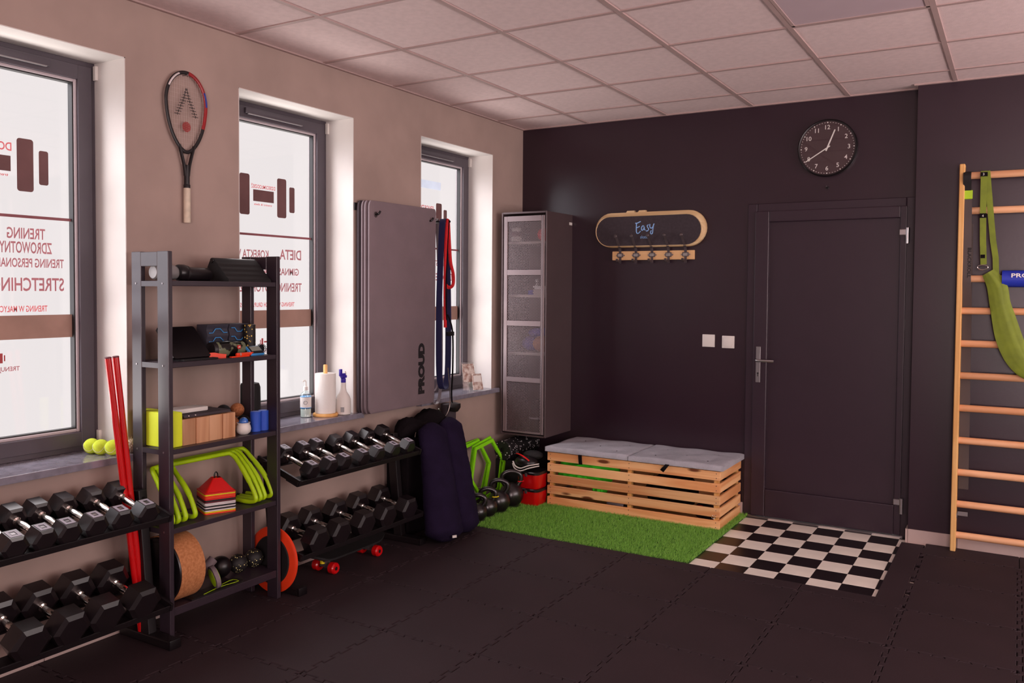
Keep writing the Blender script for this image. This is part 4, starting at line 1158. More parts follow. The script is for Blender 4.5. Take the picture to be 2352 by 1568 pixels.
    for k, c in enumerate(cols):
        zz = z+0.0064*k
        def cone(q):
            R = []
            for w, h in ((hw, 0.0), (hw, 0.005), (hw-0.006, 0.0060), (0.020, 0.060), (0.018, 0.0605), (0.018, 0.059), (hw-0.008, 0.0040), (hw-0.004, 0.0)):
                R.append([(cx+px*0.9135+py*0.4067, cy-px*0.4067+py*0.9135, zz+h) for px, py in rrect(2*w, 2*w, 0.010 if w > 0.03 else 0.006, 3)])
            rings(q, R, cap=False, closed=True)
        o = obj('marker_cone', (lambda q: (cone(q), q)[1])(B()), c, base=(cx, cy, zz), smooth=0.5)
        tag(o, '%s square marker cone, %s of the stack on the fourth shelf' % (nm[c], ords[k]), 'marker cone', 'stacked marker cones')
    g = thing('cone_carrier', 'black carrying loop standing up through the stack of marker cones', 'strap', (cx, cy, z))
    zt = z+0.0064*14+0.060
    part('loop', 'black_plastic', g, lambda q: tube(q, bez([(cx, cy-0.008, zt-0.01), (cx, cy-0.009, zt+0.012), (cx, cy, zt+0.024), (cx, cy+0.009, zt+0.012), (cx, cy+0.008, zt-0.01)], 4), 0.003, 8))
    part('base_plate', 'black_plastic', g, lambda q: cyl(q, (cx, cy, z+0.0005), (cx, cy, zt-0.008), 0.004, seg=10))
    # bottom shelf
    z = SH[4]
    g = thing('cork_wheel', 'big cork covered yoga wheel with black sides on the bottom shelf', 'yoga wheel', (0.175, -3.24, z))
    R0, cz, xc = 0.143, z+0.1435, 0.178
    WY = -3.364
    part('tread', 'cork', g, lambda q: lathe(q, [(R0-0.012, 0.004), (R0, 0.0), (R0, 0.120), (R0-0.012, 0.116)], (xc, WY, cz), (0, 1, 0), 56), smooth=0.5)
    part('rim', 'black_plastic', g, lambda q: lathe(q, [(R0-0.03, 0.010), (R0-0.028, -0.002), (R0-0.008, -0.004), (R0-0.003, 0.002), (R0-0.01, 0.006)], (xc, WY, cz), (0, 1, 0), 56))
    part('drum', 'black_plastic', g, lambda q: lathe(q, [(0.01, 0.002), (R0-0.03, -0.001), (R0-0.012, 0.003), (R0-0.012, 0.117), (R0-0.03, 0.121), (0.01, 0.118)], (xc, WY, cz), (0, 1, 0), 48))
    g = thing('ab_roller', 'grey and lime exercise wheel tilted beside the cork wheel', 'ab wheel', (0.24, -3.10, z))
    ax = Vector((0.35, 0.93, 0.25))
    oo = Vector((0.236, -3.128, z+0.055))
    part('tyre', 'grey_foam', g, lambda q: lathe(q, [(0.042, 0), (0.052, 0.002), (0.052, 0.020), (0.042, 0.022)], oo-ax*0.010, ax, 32))
    part('hub', 'lime', g, lambda q: lathe(q, [(0.008, -0.004), (0.030, -0.003), (0.041, -0.001), (0.041, 0.024), (0.030, 0.026), (0.008, 0.027)], oo-ax*0.010, ax, 32))
    g = thing('grey_tube', 'grey open tube leaning up behind the lime exercise wheel', 'tube', (0.16, -3.09, z))
    part('sleeve', 'grey_foam', g, lambda q: lathe(q, [(0.018, 0), (0.022, 0), (0.022, 0.125), (0.018, 0.125), (0.018, 0.01)], (0.150, -3.170, z+0.030), (0.12, 0.75, 0.62), 22))
    tag(obj('medicine_ball', (lambda q: (ball(q, (0.135, -3.008, z+0.050), 0.050, 26), q)[1])(B()), 'black_plastic', base=(0.135, -3.008, z), smooth=1.2), 'shiny plain black ball on the bottom shelf', 'ball')
    for y, r, lab in ((-2.918, 0.044, 'speckled black ball next to the plain black ball on the bottom shelf'), (-2.820, 0.044, 'speckled black ball at the end of the bottom shelf by the red disc')):
        tag(obj('speckled_ball', (lambda q: (ball(q, (0.150, y, z+r), r, 26), q)[1])(B()), 'speckle_cream', base=(0.150, y, z), smooth=1.2), lab, 'ball', 'speckled balls')
    g = thing('balance_board', 'flat black board with a lime outline lying on the bottom shelf', 'board', (0.225, -3.13, z))
    part('board', 'rack_black', g, lambda q: prism(q, [(-0.2, -0.035), (0.08, -0.035), (0.095, -0.02), (0.095, 0.02), (0.08, 0.035), (-0.2, 0.035)], (0.240, -3.08, z+0.0005), (0, 1, 0), (-1, 0, 0), 0.006), smooth=0)
    part('outline', 'lime', g, lambda q: tube(q, [(0.240-b, -3.08+a, z+0.0068) for a, b in ((-0.13, -0.026), (-0.06, -0.012), (0.0, -0.010), (0.05, -0.020), (0.07, -0.018), (0.075, 0.0), (0.07, 0.018), (0.05, 0.020), (0.0, 0.010))], 0.0013, 6))
    part('letter', 'lime', g, lambda q: text(q, 'E', (0.250, -3.115, z+0.0068), (0, 1, 0), (-1, 0, 0), 0.032, 0.016, 0.0006))
build_shelf_items()

def build_floor_pieces():
    # orange balance disc leaning on the end of the shelf
    g = thing('balance_disc', 'orange red disc with a black pad leaning on the end of the shelf unit', 'balance disc', (0.20, -2.75, 0.017))
    ax = Vector((0.02, -1, 0.05)).normalized(); c = Vector((0.196, -2.742, 0.178))
    part('disc', 'orange', g, lambda q: lathe(q, [(0.02, -0.010), (0.150, -0.010), (0.160, -0.004), (0.160, 0.004), (0.150, 0.010), (0.02, 0.010)], c, ax, 56))
    part('pad', 'black_matt', g, lambda q: lathe(q, [(0.002, 0.0145), (0.112, 0.0140), (0.118, 0.0095)], c, ax, 48))
    # penny board under the right rack
    g = thing('penny_board', 'small black skateboard with red wheels under the dumbbell rack', 'skateboard', (0.21, -2.2, 0.017))
    def deck(q):
        R = []
        for k in range(25):
            u = -1+2*k/24; y = -2.215+0.285*u; w = 0.072*(1-abs(u)**5)**0.5 if abs(u) < 1 else 0.004
            h = 0.094+0.03*max(0, abs(u)-0.72)/0.28
            R.append([(0.205-w, y, h), (0.205-w*0.5, y, h-0.004), (0.205+w*0.5, y, h-0.004), (0.205+w, y, h), (0.205+w, y, h+0.009), (0.205-w, y, h+0.009)])
        rings(q, R)
    part('deck', 'black_matt', g, deck)
    for y in (-2.385, -2.035):
        tr = part('truck', 'hook_metal', g, lambda q: cyl(q, (0.135, y, 0.047), (0.275, y, 0.047), 0.006), lambda q: bx(q, 0.19, 0.22, y-0.02, y+0.02, 0.05, 0.075), lambda q: bx(q, 0.18, 0.23, y-0.03, y+0.03, 0.080, 0.094))
        part('bushing', 'yellow', tr, lambda q: cyl(q, (0.205, y-0.022, 0.068), (0.205, y-0.022, 0.084), 0.013))
        for s, x in ((-1, 0.150), (1, 0.260)):
            w = part('wheel', 'red_gloss', g, lambda q: lathe(q, [(0.010, -0.020*1), (0.024, -0.021), (0.030, -0.014), (0.030, 0.014), (0.024, 0.021), (0.010, 0.020)], (x, y, 0.047), (1, 0, 0), 28))
            part('bearing', 'rack_black', w, lambda q: lathe(q, [(0.004, 0.0205), (0.010, 0.0205), (0.010, 0.016)], (x, y, 0.047), (1, 0, 0), 18))
    # two red gymnastic sticks leaning on the window jamb
    for k, (y0, lab) in enumerate(((-3.560, 'red gymnastic stick leaning by the window, the one farther from the shelf'), (-3.526, 'red gymnastic stick leaning by the window, the one nearer the shelf'))):
        g = thing('gymnastic_stick', lab, 'stick', (0.13, -3.44, 0.017), 'red gymnastic sticks')
        p0 = Vector((0.150+0.010*k, -3.432+0.012*k, 0.02)); p1 = Vector((0.125, y0, 1.212+0.002*k))
        part('stick', 'red_gloss', g, lambda q: cyl(q, p0, p1, 0.0130, seg=20))
        part('tip', 'maroon', g, lambda q: lathe(q, [(0.0135, 0), (0.0135, 0.004), (0.010, 0.006)], p1, p1-p0, 20))
build_floor_pieces()

# ================================================================== dumbbell racks
def hexhead(q, c, d, r, L, bev):
    """hexagonal head, a flat on top; r: centre to flat"""
    d = Vector(d).normalized(); u = Vector((0, 1, 0)); v = d.cross(u).normalized()
    if v.z < 0: v = -v
    R = r/math.cos(PI/6); c = Vector(c)
    def ring(h, s): return [c+d*h+(u*math.cos(PI/3*k)+v*math.sin(PI/3*k))*R*s for k in range(6)]
    rings(q, [ring(-L/2, 1-bev*1.6), ring(-L/2+bev*r*0.9, 1), ring(L/2-bev*r*0.9, 1), ring(L/2, 1-bev*1.6)])
    return v
DB = {}
def dumbbell_proto(key, r, L, gap, hr, lab_frame):
    """axis along local x from rear (0) to front; origin at the middle of the handle"""
    t = thing('hex_dumbbell', 'x', 'dumbbell', (0, 0, -9), world=False)
    h = gap/2+L/2
    for s in (-1, 1):
        hd = part('head', 'rubber', t, lambda q: hexhead(q, (s*h, 0, 0), (1, 0, 0), r, L, 0.16), smooth=0.35)
        if lab_frame and (s > 0 or lab_frame > 1):
            w, l = r*0.92, L*0.66
            def fr(q):
                zt = r+0.0006; a, b = s*h-l/2, s*h+l/2; e = 0.24*w
                for x0, x1, y0, y1 in ((a, b, -w/2, -w/2+e), (a, b, w/2-e, w/2), (a, a+e, -w/2+e, w/2-e), (b-e, b, -w/2+e, w/2-e)):
                    bx(q, x0, x1, y0, y1, zt-0.002, zt+0.0012)
            part('weight_plate', 'rubber_label', hd, fr, smooth=0)
            part('weight_mark', 'steel_dull', hd, lambda q: bx(q, s*h-l*0.10, s*h+l*0.16, -w*0.20, w*0.16, r-0.001, r+0.0010), smooth=0)
    prof = [(hr*0.9, -gap/2-0.004), (hr*1.25, -gap/2), (hr*1.25, -gap/2+0.008), (hr*0.85, -gap/2+0.012)]
    n = 10
    for k in range(n+1):
        u = -1+2*k/n; prof.append((hr*(1.18-0.26*u*u), u*(gap/2-0.016)))
    prof += [(hr*0.85, gap/2-0.012), (hr*1.25, gap/2-0.008), (hr*1.25, gap/2), (hr*0.9, gap/2+0.004)]
    part('handle', 'chrome', t, lambda q: lathe(q, prof, (0, 0, 0), (1, 0, 0), 20), smooth=0.5)
    DB[key] = [t, False]
def put_dumbbell(key, x, y, z, tilt, label, group, roll=0.0):
    t, used = DB[key]
    if used: o = copy_tree(t, (x, y, z))
    else:
        o = t; DB[key][1] = True
    o.location = (x, y, z); o.rotation_euler = (roll, tilt, random.uniform(-0.03, 0.03))
    o['label'] = label; o['group'] = group
dumbbell_proto('a', 0.043, 0.070, 0.125, 0.0125, 1)     # left rack, upper tier
dumbbell_proto('b', 0.064, 0.086, 0.118, 0.0135, 0)     # lower tiers
dumbbell_proto('c', 0.041, 0.066, 0.130, 0.0120, 1)     # right rack, upper tier
dumbbell_proto('e', 0.041, 0.066, 0.130, 0.0120, 2)
dumbbell_proto('d', 0.062, 0.082, 0.122, 0.0130, 0)
ORD = ['nearest the shelf unit', 'second from the shelf unit', 'third from the shelf unit', 'fourth from the shelf unit', 'fifth from the shelf unit', 'sixth from the shelf unit', 'seventh from the shelf unit']
def rack(name, label, ya, yb, tiers, tag_end):
    t = thing(name, label, 'dumbbell rack', (0.2, (ya+yb)/2, 0.017))
    for y in (ya, yb):
        part('upright', 'rack_black', t, lambda q: box(q, (0.155, y, 0.34), (0.055, 0.040, 0.62), 0.004, Matrix.Rotation(-0.10, 3, 'Y')), smooth=0)
        ft = part('foot', 'rack_black', t, lambda q: bx(q, 0.02, 0.345, y-0.026, y+0.026, 0.017, 0.055, 0.006, 2), smooth=0)
        part('end_cap', 'black_plastic', ft, lambda q: bx(q, 0.340, 0.356, y-0.028, y+0.028, 0.017, 0.058, 0.005, 2))
    for xr, zr, xf, zf, r in tiers:
        d = Vector((xf-xr, 0, zf-zr)); L = d.length; d.normalize(); n = Vector((-d.z, 0, d.x))
        ang = math.atan2(-(zf-zr), xf-xr); rot = Matrix.Rotation(ang, 3, 'Y')
        for s, px in (('rear_rail', Vector((xr, 0, zr))), ('front_rail', Vector((xf, 0, zf)))):
            o = px-n*(r+0.0035)
            ext = d*(0.040 if s == 'front_rail' else -0.040)
            part(s, 'rack_black', t, lambda q: box(q, (o.x, (ya+yb)/2, o.z), (0.080, yb-ya+0.02, 0.006), 0.002, rot), lambda q: box(q, (o.x+ext.x, (ya+yb)/2, o.z+ext.z+0.010), (0.006, yb-ya+0.02, 0.026), 0.002, rot), smooth=0)
        for y in (ya, yb):
            a = Vector((xr, 0, zr))-n*(r-0.012)-d*0.05; b = Vector((xf, 0, zf))-n*(r-0.012)+d*0.045; c = (a+b)/2
            part('side_arm', 'rack_black', t, lambda q: box(q, (c.x, y, c.z), ((b-a).length, 0.012, 0.032), 0.002, rot), smooth=0)
    return t
TU = (0.105, 0.650, 0.298, 0.598, 0.043); TL = (0.105, 0.304, 0.305, 0.248, 0.064)
rack('dumbbell_rack', 'black two-tier dumbbell rack under the nearest window', -4.62, -3.425, (TU, TL), '')
tilt = lambda T: math.atan2(T[1]-T[3], T[2]-T[0])
for k, y in enumerate((-3.520, -3.632, -3.746, -3.852, -3.945, -4.045)):
    put_dumbbell('a', (TU[0]+TU[2])/2, y, (TU[1]+TU[3])/2, tilt(TU), 'upper-tier hex dumbbell under the nearest window, %s' % ORD[k], 'dumbbells on the near rack')
for k, y in enumerate((-3.553, -3.708, -3.856, -4.005)):
    put_dumbbell('b', (TL[0]+TL[2])/2, y, (TL[1]+TL[3])/2, tilt(TL), 'large lower-tier hex dumbbell under the nearest window, %s' % ORD[k], 'dumbbells on the near rack')
TU2 = (0.105, 0.664, 0.302, 0.600, 0.041); TL2 = (0.118, 0.290, 0.318, 0.256, 0.062)
rack('dumbbell_rack', 'black two-tier dumbbell rack under the middle window and the hanging mats', -2.70, -1.735, (TU2, TL2), '')
for k, y in enumerate((-2.592, -2.462, -2.360, -2.214, -2.085, -1.952, -1.815)):
    put_dumbbell('e' if k < 3 else 'c', (TU2[0]+TU2[2])/2, y, (TU2[1]+TU2[3])/2, tilt(TU2), 'upper-tier hex dumbbell under the middle window, %s' % ORD[k], 'dumbbells on the far rack')
for k, y in enumerate((-2.575, -2.415, -2.222, -2.042, -1.850)):
    put_dumbbell('d', (TL2[0]+TL2[2])/2, y, (TL2[1]+TL2[3])/2, tilt(TL2), 'large lower-tier hex dumbbell under the middle window, %s' % ORD[k], 'dumbbells on the far rack')

# ================================================================== on the left wall and the window sills
def build_racket():
    t = thing('squash_racket', 'squash racket with a cream grip hung on the wall between two windows', 'racket', (0.0, -3.095, 1.797))
    X, yc = 0.022, -3.092
    zt, zb, zm = 2.476, 2.118, 2.338
    head = []
    for k in range(64):
        a = PI+2*PI*k/64                      # from the throat up the left side, over the top and down the right
        c, s = math.cos(a), math.sin(a)
        f = 1.0 if c > 0 else 1-0.20*(-c)**2.0*(1-abs(s))-0.10*(-c)
        head.append((X, yc+0.108*s*f, zm+((zt-zm) if c > 0 else (zm-zb))*c))
    def hw(u):
        z = zb+(zt-zb)*u
        best = min(head, key=lambda p: abs(p[2]-z)+(0 if p[1] > yc else 9))
        return best[1]-yc
    part('frame', 'rack_black', t, lambda q: tube(q, head, 0.0048, 10, True, ry=0.0085))
    i0 = 24
    part('red_arc', 'racket_red', t, lambda q: tube(q, head[33:54], 0.0052, 10, ry=0.0088))
    part('blue_mark', 'racket_blue', t, lambda q: tube(q, head[43:49], 0.0056, 10, ry=0.0092))
    part('white_arc', 'cone_white', t, lambda q: tube(q, head[21:29], 0.0052, 10, ry=0.0088))
    for s in (-1, 1):
        part('throat_arm', 'rack_black', t, lambda q: tube(q, bez([(X, yc+s*0.040, zb+0.030), (X, yc+s*0.026, 2.10), (X, yc+s*0.014, 2.055), (X, yc+s*0.008, 2.01)], 5), 0.0065, 10, ry=0.009))
    part('shaft', 'rack_black', t, lambda q: tube(q, [(X, yc, 2.06), (X, yc, 2.02), (X, yc, 1.955)], [0.008, 0.0125, 0.0125], 14, ry=0.0125))
    part('grip', 'grip_cream', t, lambda q: lathe(q, [(0.014, 0), (0.0155, 0.004), (0.0150, 0.02), (0.0150, 0.155), (0.0135, 0.163)], (X, yc, 1.797), (0, 0, 1), 20))
    part('collar', 'rack_black', t, lambda q: lathe(q, [(0.0148, 0.158), (0.0148, 0.172), (0.013, 0.175)], (X, yc, 1.797), (0, 0, 1), 20))
    def strings(q):
        for k in range(-7, 8):
            y = yc+k*0.0125; us = [u/60 for u in range(1, 60) if hw(u/60) > abs(k*0.0125)+0.002]
            if us: cyl(q, (X, y, zb+(zt-zb)*us[0]), (X, y, zb+(zt-zb)*us[-1]), 0.0006, seg=5)
    o = part('strings', 'string', t, strings); o['kind'] = 'stuff'
    def cross(q):
        for k in range(1, 18):
            u = k/18.0; w = hw(u)
            if w > 0.01: cyl(q, (X, yc-w, zb+(zt-zb)*u), (X, yc+w, zb+(zt-zb)*u), 0.00035, seg=5)
    o = part('cross_strings', 'string', t, cross); o['kind'] = 'stuff'
    def chev(q):
        for k in range(10):
            z = 2.400-k*0.0128; 
            if k < 4: a, b = 0.0, 0.006+k*0.0066
            else: a, b = 0.004+(k-4)*0.0060, 0.008+k*0.0062
            for s in (-1, 1): bx(q, X-0.0008, X+0.0012, yc+s*a, yc+s*b, z-0.0012, z+0.0012)
            for s in (-1, 1):
                m = (a+b)/2; bx(q, X-0.0006, X+0.0010, yc+s*m-0.0012, yc+s*m+0.0012, z-0.0064, z+0.0064)
    o = part('string_emblem', 'print_black', t, chev, smooth=0); o['kind'] = 'stuff'
    def dot(q):
        for k in range(-5, 6):
            h = k*0.0042; w = math.sqrt(max(0, 0.0225**2-h*h)); bx(q, X-0.0006, X+0.0010, yc-w, yc+w, 2.232+h-0.0014, 2.232+h+0.0014)
    o = part('string_dot', 'racket_red', t, dot, smooth=0); o['kind'] = 'stuff'
    part('wall_peg', 'steel_dull', t, lambda q: cyl(q, (0, yc, 2.4655), (0.034, yc, 2.4655), 0.003, seg=10))
build_racket()

def build_sill_items():
    z = 0.785
    for k, (x, y, lab) in enumerate(((-0.115, -3.480, 'tennis ball closest to the window frame on the near sill'), (-0.060, -3.473, 'middle tennis ball of the three on the near sill'), (-0.008, -3.452, 'tennis ball nearest the red sticks on the near sill'))):
        t = thing('tennis_ball', lab, 'ball', (x, y, z), 'tennis balls on the near sill')
        part('felt', 'tennis', t, lambda q: ball(q, (x, y, z+0.033), 0.033, 24), smooth=1.2)
        part('seam', 'cone_white', t, lambda q: tube(q, [Vector((x, y, z+0.033))+Vector((math.cos(a)*0.86, math.sin(a)*0.86*math.cos(0.5*math.sin(2*a)), 0.5*math.sin(2*a+0.6))).normalized()*0.0332 for a in [2*PI*i/40 for i in range(40)]], 0.0008, 6, True))
    t = thing('spiky_ball', 'small translucent white spiky ball at the end of the near sill', 'ball', (0.0, -3.375, z))
    def spikes(q):
        c = Vector((0.0, -3.372, z+0.036)); ball(q, c, 0.026, 16)
        for i in range(110):
            f = 1-2*(i+0.5)/110; r = math.sqrt(1-f*f); a = i*2.39996; d = Vector((r*math.cos(a), r*math.sin(a), f))
            cyl(q, c+d*0.024, c+d*0.036, 0.0022, 0.0006, 5)
    o = part('bristles', 'grip_cream', t, spikes); o['kind'] = 'stuff'
    # middle sill
    t = thing('rolled_bag', 'black rolled bag with white script standing on the middle sill', 'bag', (-0.045, -2.665, z))
    part('body', 'black_matt', t, lambda q: lathe(q, [(0.044, 0), (0.052, 0.01), (0.053, 0.10), (0.051, 0.215), (0.044, 0.235), (0.020, 0.240)], (-0.045, -2.665, z), seg=26), smooth=0.9)
    part('lettering', 'print_white', t, lambda q: text(q, 'Be', (0.0030, -2.643, z+0.06), (0.42, 0.5, 0.60), (-0.32, -0.38, 0.80), 0.040, 0.030, 0.001))
    t = thing('gel_dispenser', 'clear gel bottle with a pump top on the middle sill', 'bottle', (-0.108, -2.208, z))
    c = (-0.108, -2.208, z)
    part('bottle', 'clear_plastic', t, lambda q: lathe(q, [(0.027, 0), (0.030, 0.004), (0.030, 0.122), (0.026, 0.135), (0.012, 0.145), (0.012, 0.155)], c))
    part('gel', 'gel', t, lambda q: lathe(q, [(0.027, 0.003), (0.0285, 0.006), (0.0285, 0.048)], c))
    part('label', 'white_plastic', t, lambda q: lathe(q, [(0.0304, 0.056), (0.0304, 0.116)], c))
    part('label_stripe', 'blue_line', t, lambda q: lathe(q, [(0.0307, 0.052), (0.0307, 0.056)], c), lambda q: lathe(q, [(0.0307, 0.114), (0.0307, 0.117)], c))
    part('label_mark', 'label_grey', t, lambda q: tube(q, [(-0.108+0.0312*math.cos(b), -2.208+0.0312*math.sin(b), z+0.084+0.010*math.sin(a)) for a, b in [(2*PI*i/14, -0.85+0.34*math.cos(2*PI*i/14)) for i in range(14)]], 0.0014, 6, True))
    pm = part('pump', 'white_plastic', t, lambda q: lathe(q, [(0.013, 0.150), (0.013, 0.170), (0.005, 0.175), (0.004, 0.200)], c, seg=16), lambda q: tube(q, bez([(-0.108, -2.208, z+0.198), (-0.106, -2.214, z+0.205), (-0.100, -2.230, z+0.205), (-0.098, -2.240, z+0.201)], 4), 0.0040, 8))
    t = thing('paper_towel', 'white kitchen roll on a round wooden holder on the middle sill', 'paper towel', (-0.050, -2.113, z))
    c = (-0.050, -2.113, z)
    h = part('holder', 'pine_z', t, lambda q: lathe(q, [(0.066, 0), (0.070, 0.004), (0.070, 0.012), (0.066, 0.017), (0.012, 0.017), (0.0115, 0.286), (0.009, 0.290)], c, seg=36))
    part('roll', 'paper', t, lambda q: lathe(q, [(0.020, 0.019), (0.056, 0.018), (0.0575, 0.022), (0.0575, 0.238), (0.056, 0.241), (0.022, 0.240)], c, seg=40))
    t = thing('spray_bottle', 'white spray bottle with a violet trigger head at the end of the middle sill', 'spray bottle', (-0.010, -2.010, z))
    c = (-0.008, -2.012, z)
    part('bottle', 'white_plastic', t, lambda q: lathe(q, [(0.036, 0), (0.042, 0.004), (0.043, 0.05), (0.042, 0.088), (0.034, 0.108), (0.020, 0.130), (0.0155, 0.150), (0.0150, 0.182)], c, seg=30), smooth=0.9)
    part('label', 'label_grey', t, lambda q: box(q, (0.0180, -2.0485, z+0.032), (0.020, 0.0012, 0.028), 0, Matrix.Rotation(0.6, 3, 'Z')))
    part('trigger_head', 'spray_blue', t, lambda q: lathe(q, [(0.0135, 0.180), (0.0145, 0.183), (0.0145, 0.204), (0.009, 0.210)], c, seg=18),
         lambda q: bx(q, -0.016, 0.002, -2.032, -1.990, z+0.208, z+0.224, 0.003, 1), lambda q: box(q, (-0.008, -2.034, z+0.240), (0.014, 0.016, 0.040), 0.003), lambda q: box(q, (-0.008, -2.018, z+0.226), (0.013, 0.040, 0.018), 0.003))
    part('trigger', 'white_plastic', t, lambda q: tube(q, bez([(-0.008, -2.004, z+0.214), (-0.008, -1.992, z+0.228), (-0.008, -1.996, z+0.245)], 4), 0.004, 8))
    # far sill
    t = thing('leaflet_stand', 'clear leaflet stand with printed cards on the far sill', 'leaflet stand', (0.0, -0.62, z))
    rot = Matrix.Rotation(-0.25, 3, 'Y')
    part('back', 'clear_plastic', t, lambda q: prism(q, [(-0.06, 0), (0.06, 0), (0.05, 0.20), (-0.05, 0.20)], (-0.045, -0.640, z+0.002), (0.5, 0.86, 0), (-0.22, 0.10, 0.97), 0.003), smooth=0)
    part('card', 'leaflet', t, lambda q: prism(q, [(-0.05, 0.06), (0.05, 0.06), (0.045, 0.19), (-0.045, 0.19)], (-0.041, -0.643, z+0.002), (0.5, 0.86, 0), (-0.22, 0.10, 0.97), 0.002), smooth=0)
    part('card_pack', 'leaflet', t, lambda q: prism(q, [(-0.038, 0.0), (0.038, 0.0), (0.034, 0.115), (-0.034, 0.115)], (0.0, -0.615, z+0.004), (0.5, 0.86, 0), (-0.22, 0.10, 0.97), 0.014), smooth=0)
    part('pack_label', 'white_plastic', t, lambda q: prism(q, [(-0.030, 0.06), (0.030, 0.06), (0.030, 0.105), (-0.030, 0.105)], (0.0122, -0.6222, z+0.004), (0.5, 0.86, 0), (-0.22, 0.10, 0.97), 0.0006), smooth=0)
build_sill_items()

def build_hanging_mats():
    ya, yb = -1.922, -1.286
    labs = ['dark grey exercise mat hanging hard against the wall behind the others', 'grey exercise mat second from the wall in the hanging row', 'grey exercise mat third from the wall in the hanging row', 'frontmost grey exercise mat with black lettering hung on the wall']
    for k in range(4):
        x = 0.020+0.026*k; z0 = 0.772+0.003*k; z1 = 2.012-0.001*k; dy = 0.004*(k % 2)
        t = thing('exercise_mat', labs[k], 'exercise mat', (x, (ya+yb)/2, z0), 'hanging exercise mats')
        def mat_mesh(q):
            n, m = 40, 16; V = {}
            out = rrect(1, 1, 0.035, 5)
            W, H = yb-ya, z1-z0
            def warp(u, v):  # u along y, v along z in -.5...5 ; a gentle bow, the top corner by the window bends forward
                b = 0.006*math.sin((v+0.5)*PI)*math.cos(u*PI)
                f = max(0, u-0.30)/0.2*max(0, v-0.42)/0.08
                return b+0.012*f*(k == 3)
            th = 0.0075 if k else 0.010
            S = [(1.0-0.012, -th), (1.0, -th+0.003), (1.0, th-0.003), (1.0-0.012, th)]
            R = []
            for s, e in S:
                R.append([(x+e+warp(u*s, v*s), (ya+yb)/2+dy+u*W*(s if s == 1 else (W-0.008)/W), (z0+z1)/2+v*H*(s if s == 1 else (H-0.008)/H)) for u, v in out])
            rings(q, R)
        body = part('foam', 'grey_foam' if k else 'grey_foam_dark', t, mat_mesh, smooth=0.9)
        for y in (-1.866, -1.352):
            part('eyelet', 'hook_metal', t, lambda q: lathe(q, [(0.011, 0.0085), (0.014, 0.0105), (0.017, 0.0090)], (x, y, 1.930), (1, 0, 0), 20))
        if k == 3:
            part('lettering', 'print_black', body, lambda q: text(q, 'PROUD', (x+0.0085, -1.392, 0.850), (0, 0, 1), (0, -1, 0), 0.318, 0.066, 0.0006, 0.07))
    h = thing('mat_hanger', 'black wall bracket with two hooks carrying the hanging mats', 'wall hooks', (0, -1.61, 1.93))
    part('bar', 'rack_black', h, lambda q: bx(q, 0, 0.008, -1.935, -1.30, 1.955, 1.998), smooth=0)
    for y in (-1.866, -1.352):
        part('hook', 'black_plastic', h, lambda q: tube(q, bez([(0.002, y, 1.932), (0.10, y, 1.930), (0.125, y+0.004, 1.934), (0.130, y+0.012, 1.950)], 4), 0.006, 10))
    # resistance bands on a hook beside the mats
    h = thing('band_hook', 'black wall hook carrying the bands beside the mats', 'hook', (0, -1.20, 1.925))
    part('peg', 'rack_black', h, lambda q: cyl(q, (0, -1.205, 1.936), (0.165, -1.205, 1.936), 0.007, seg=12), lambda q: bx(q, 0, 0.01, -1.225, -1.185, 1.90, 1.96))
    def loop_band(name, lab, m, ym, wy, z0, x, w, th, grp='bands beside the mats', z1=1.946):
        P = bez([(x, ym, z1), (x, ym+wy*0.45, z1-0.05), (x, ym+wy, z1-0.5*(z1-z0)), (x, ym+wy*0.95, z0+0.10), (x, ym, z0), (x, ym-wy*0.9, z0+0.10), (x, ym-wy, z1-0.5*(z1-z0)), (x, ym-wy*0.45, z1-0.05), (x, ym, z1)], 6)
        o = obj(name, (lambda q: (strap(q, P, w, th, (1, 0, 0)), q)[1])(B()), m, base=(x, ym, z0))
        tag(o, lab, 'resistance band', grp)
    loop_band('resistance_band', 'wide navy elastic loop hanging between mats and far window', 'band_navy', -1.208, 0.050, 0.862, 0.120, 0.044, 0.005)
    loop_band('resistance_band', 'long grey elastic loop hanging lowest beside the mats', 'band_grey', -1.222, 0.060, 0.760, 0.066, 0.022, 0.005)
    loop_band('resistance_band', 'thin pale grey elastic loop behind the navy band', 'grey_foam', -1.196, 0.062, 0.840, 0.032, 0.013, 0.004)
    t = thing('red_rope', 'red braided rope looped over the hook beside the mats', 'rope', (0.145, -1.2, 1.26))
    part('rope', 'rope_red', t, lambda q: tube(q, bez([(0.150, -1.232, 1.26), (0.150, -1.236, 1.5), (0.150, -1.232, 1.75), (0.150, -1.208, 1.948), (0.150, -1.19, 1.80), (0.150, -1.176, 1.68), (0.150, -1.146, 1.60), (0.150, -1.148, 1.535), (0.150, -1.19, 1.515), (0.150, -1.228, 1.53)], 7), 0.011, 10))
    t = thing('black_strap', 'thin black strap with a foam handle hanging beside the mats', 'strap', (0.16, -1.2, 0.72))
    part('webbing', 'black_cloth', t, lambda q: strap(q, bez([(0.160, -1.212, 1.947), (0.160, -1.240, 1.60), (0.160, -1.236, 1.32), (0.160, -1.22, 1.34), (0.160, -1.165, 1.23), (0.160, -1.160, 1.0), (0.155, -1.165, 0.84), (0.150, -1.15, 0.76)], 7), 0.010, 0.004, (1, 0, 0)))
    part('slider', 'black_plastic', t, lambda q: bx(q, 0.150, 0.172, -1.225, -1.160, 1.205, 1.232, 0.004, 2))
    part('handle', 'rack_black', t, lambda q: hexhead(q, (0.150, -1.128, 0.738), (0.5, 0.5, -0.2), 0.030, 0.06, 0.2))
    t = thing('steel_cable_loop', 'thin shiny cable loop hanging below the mats', 'cable', (0.15, -1.24, 0.68))
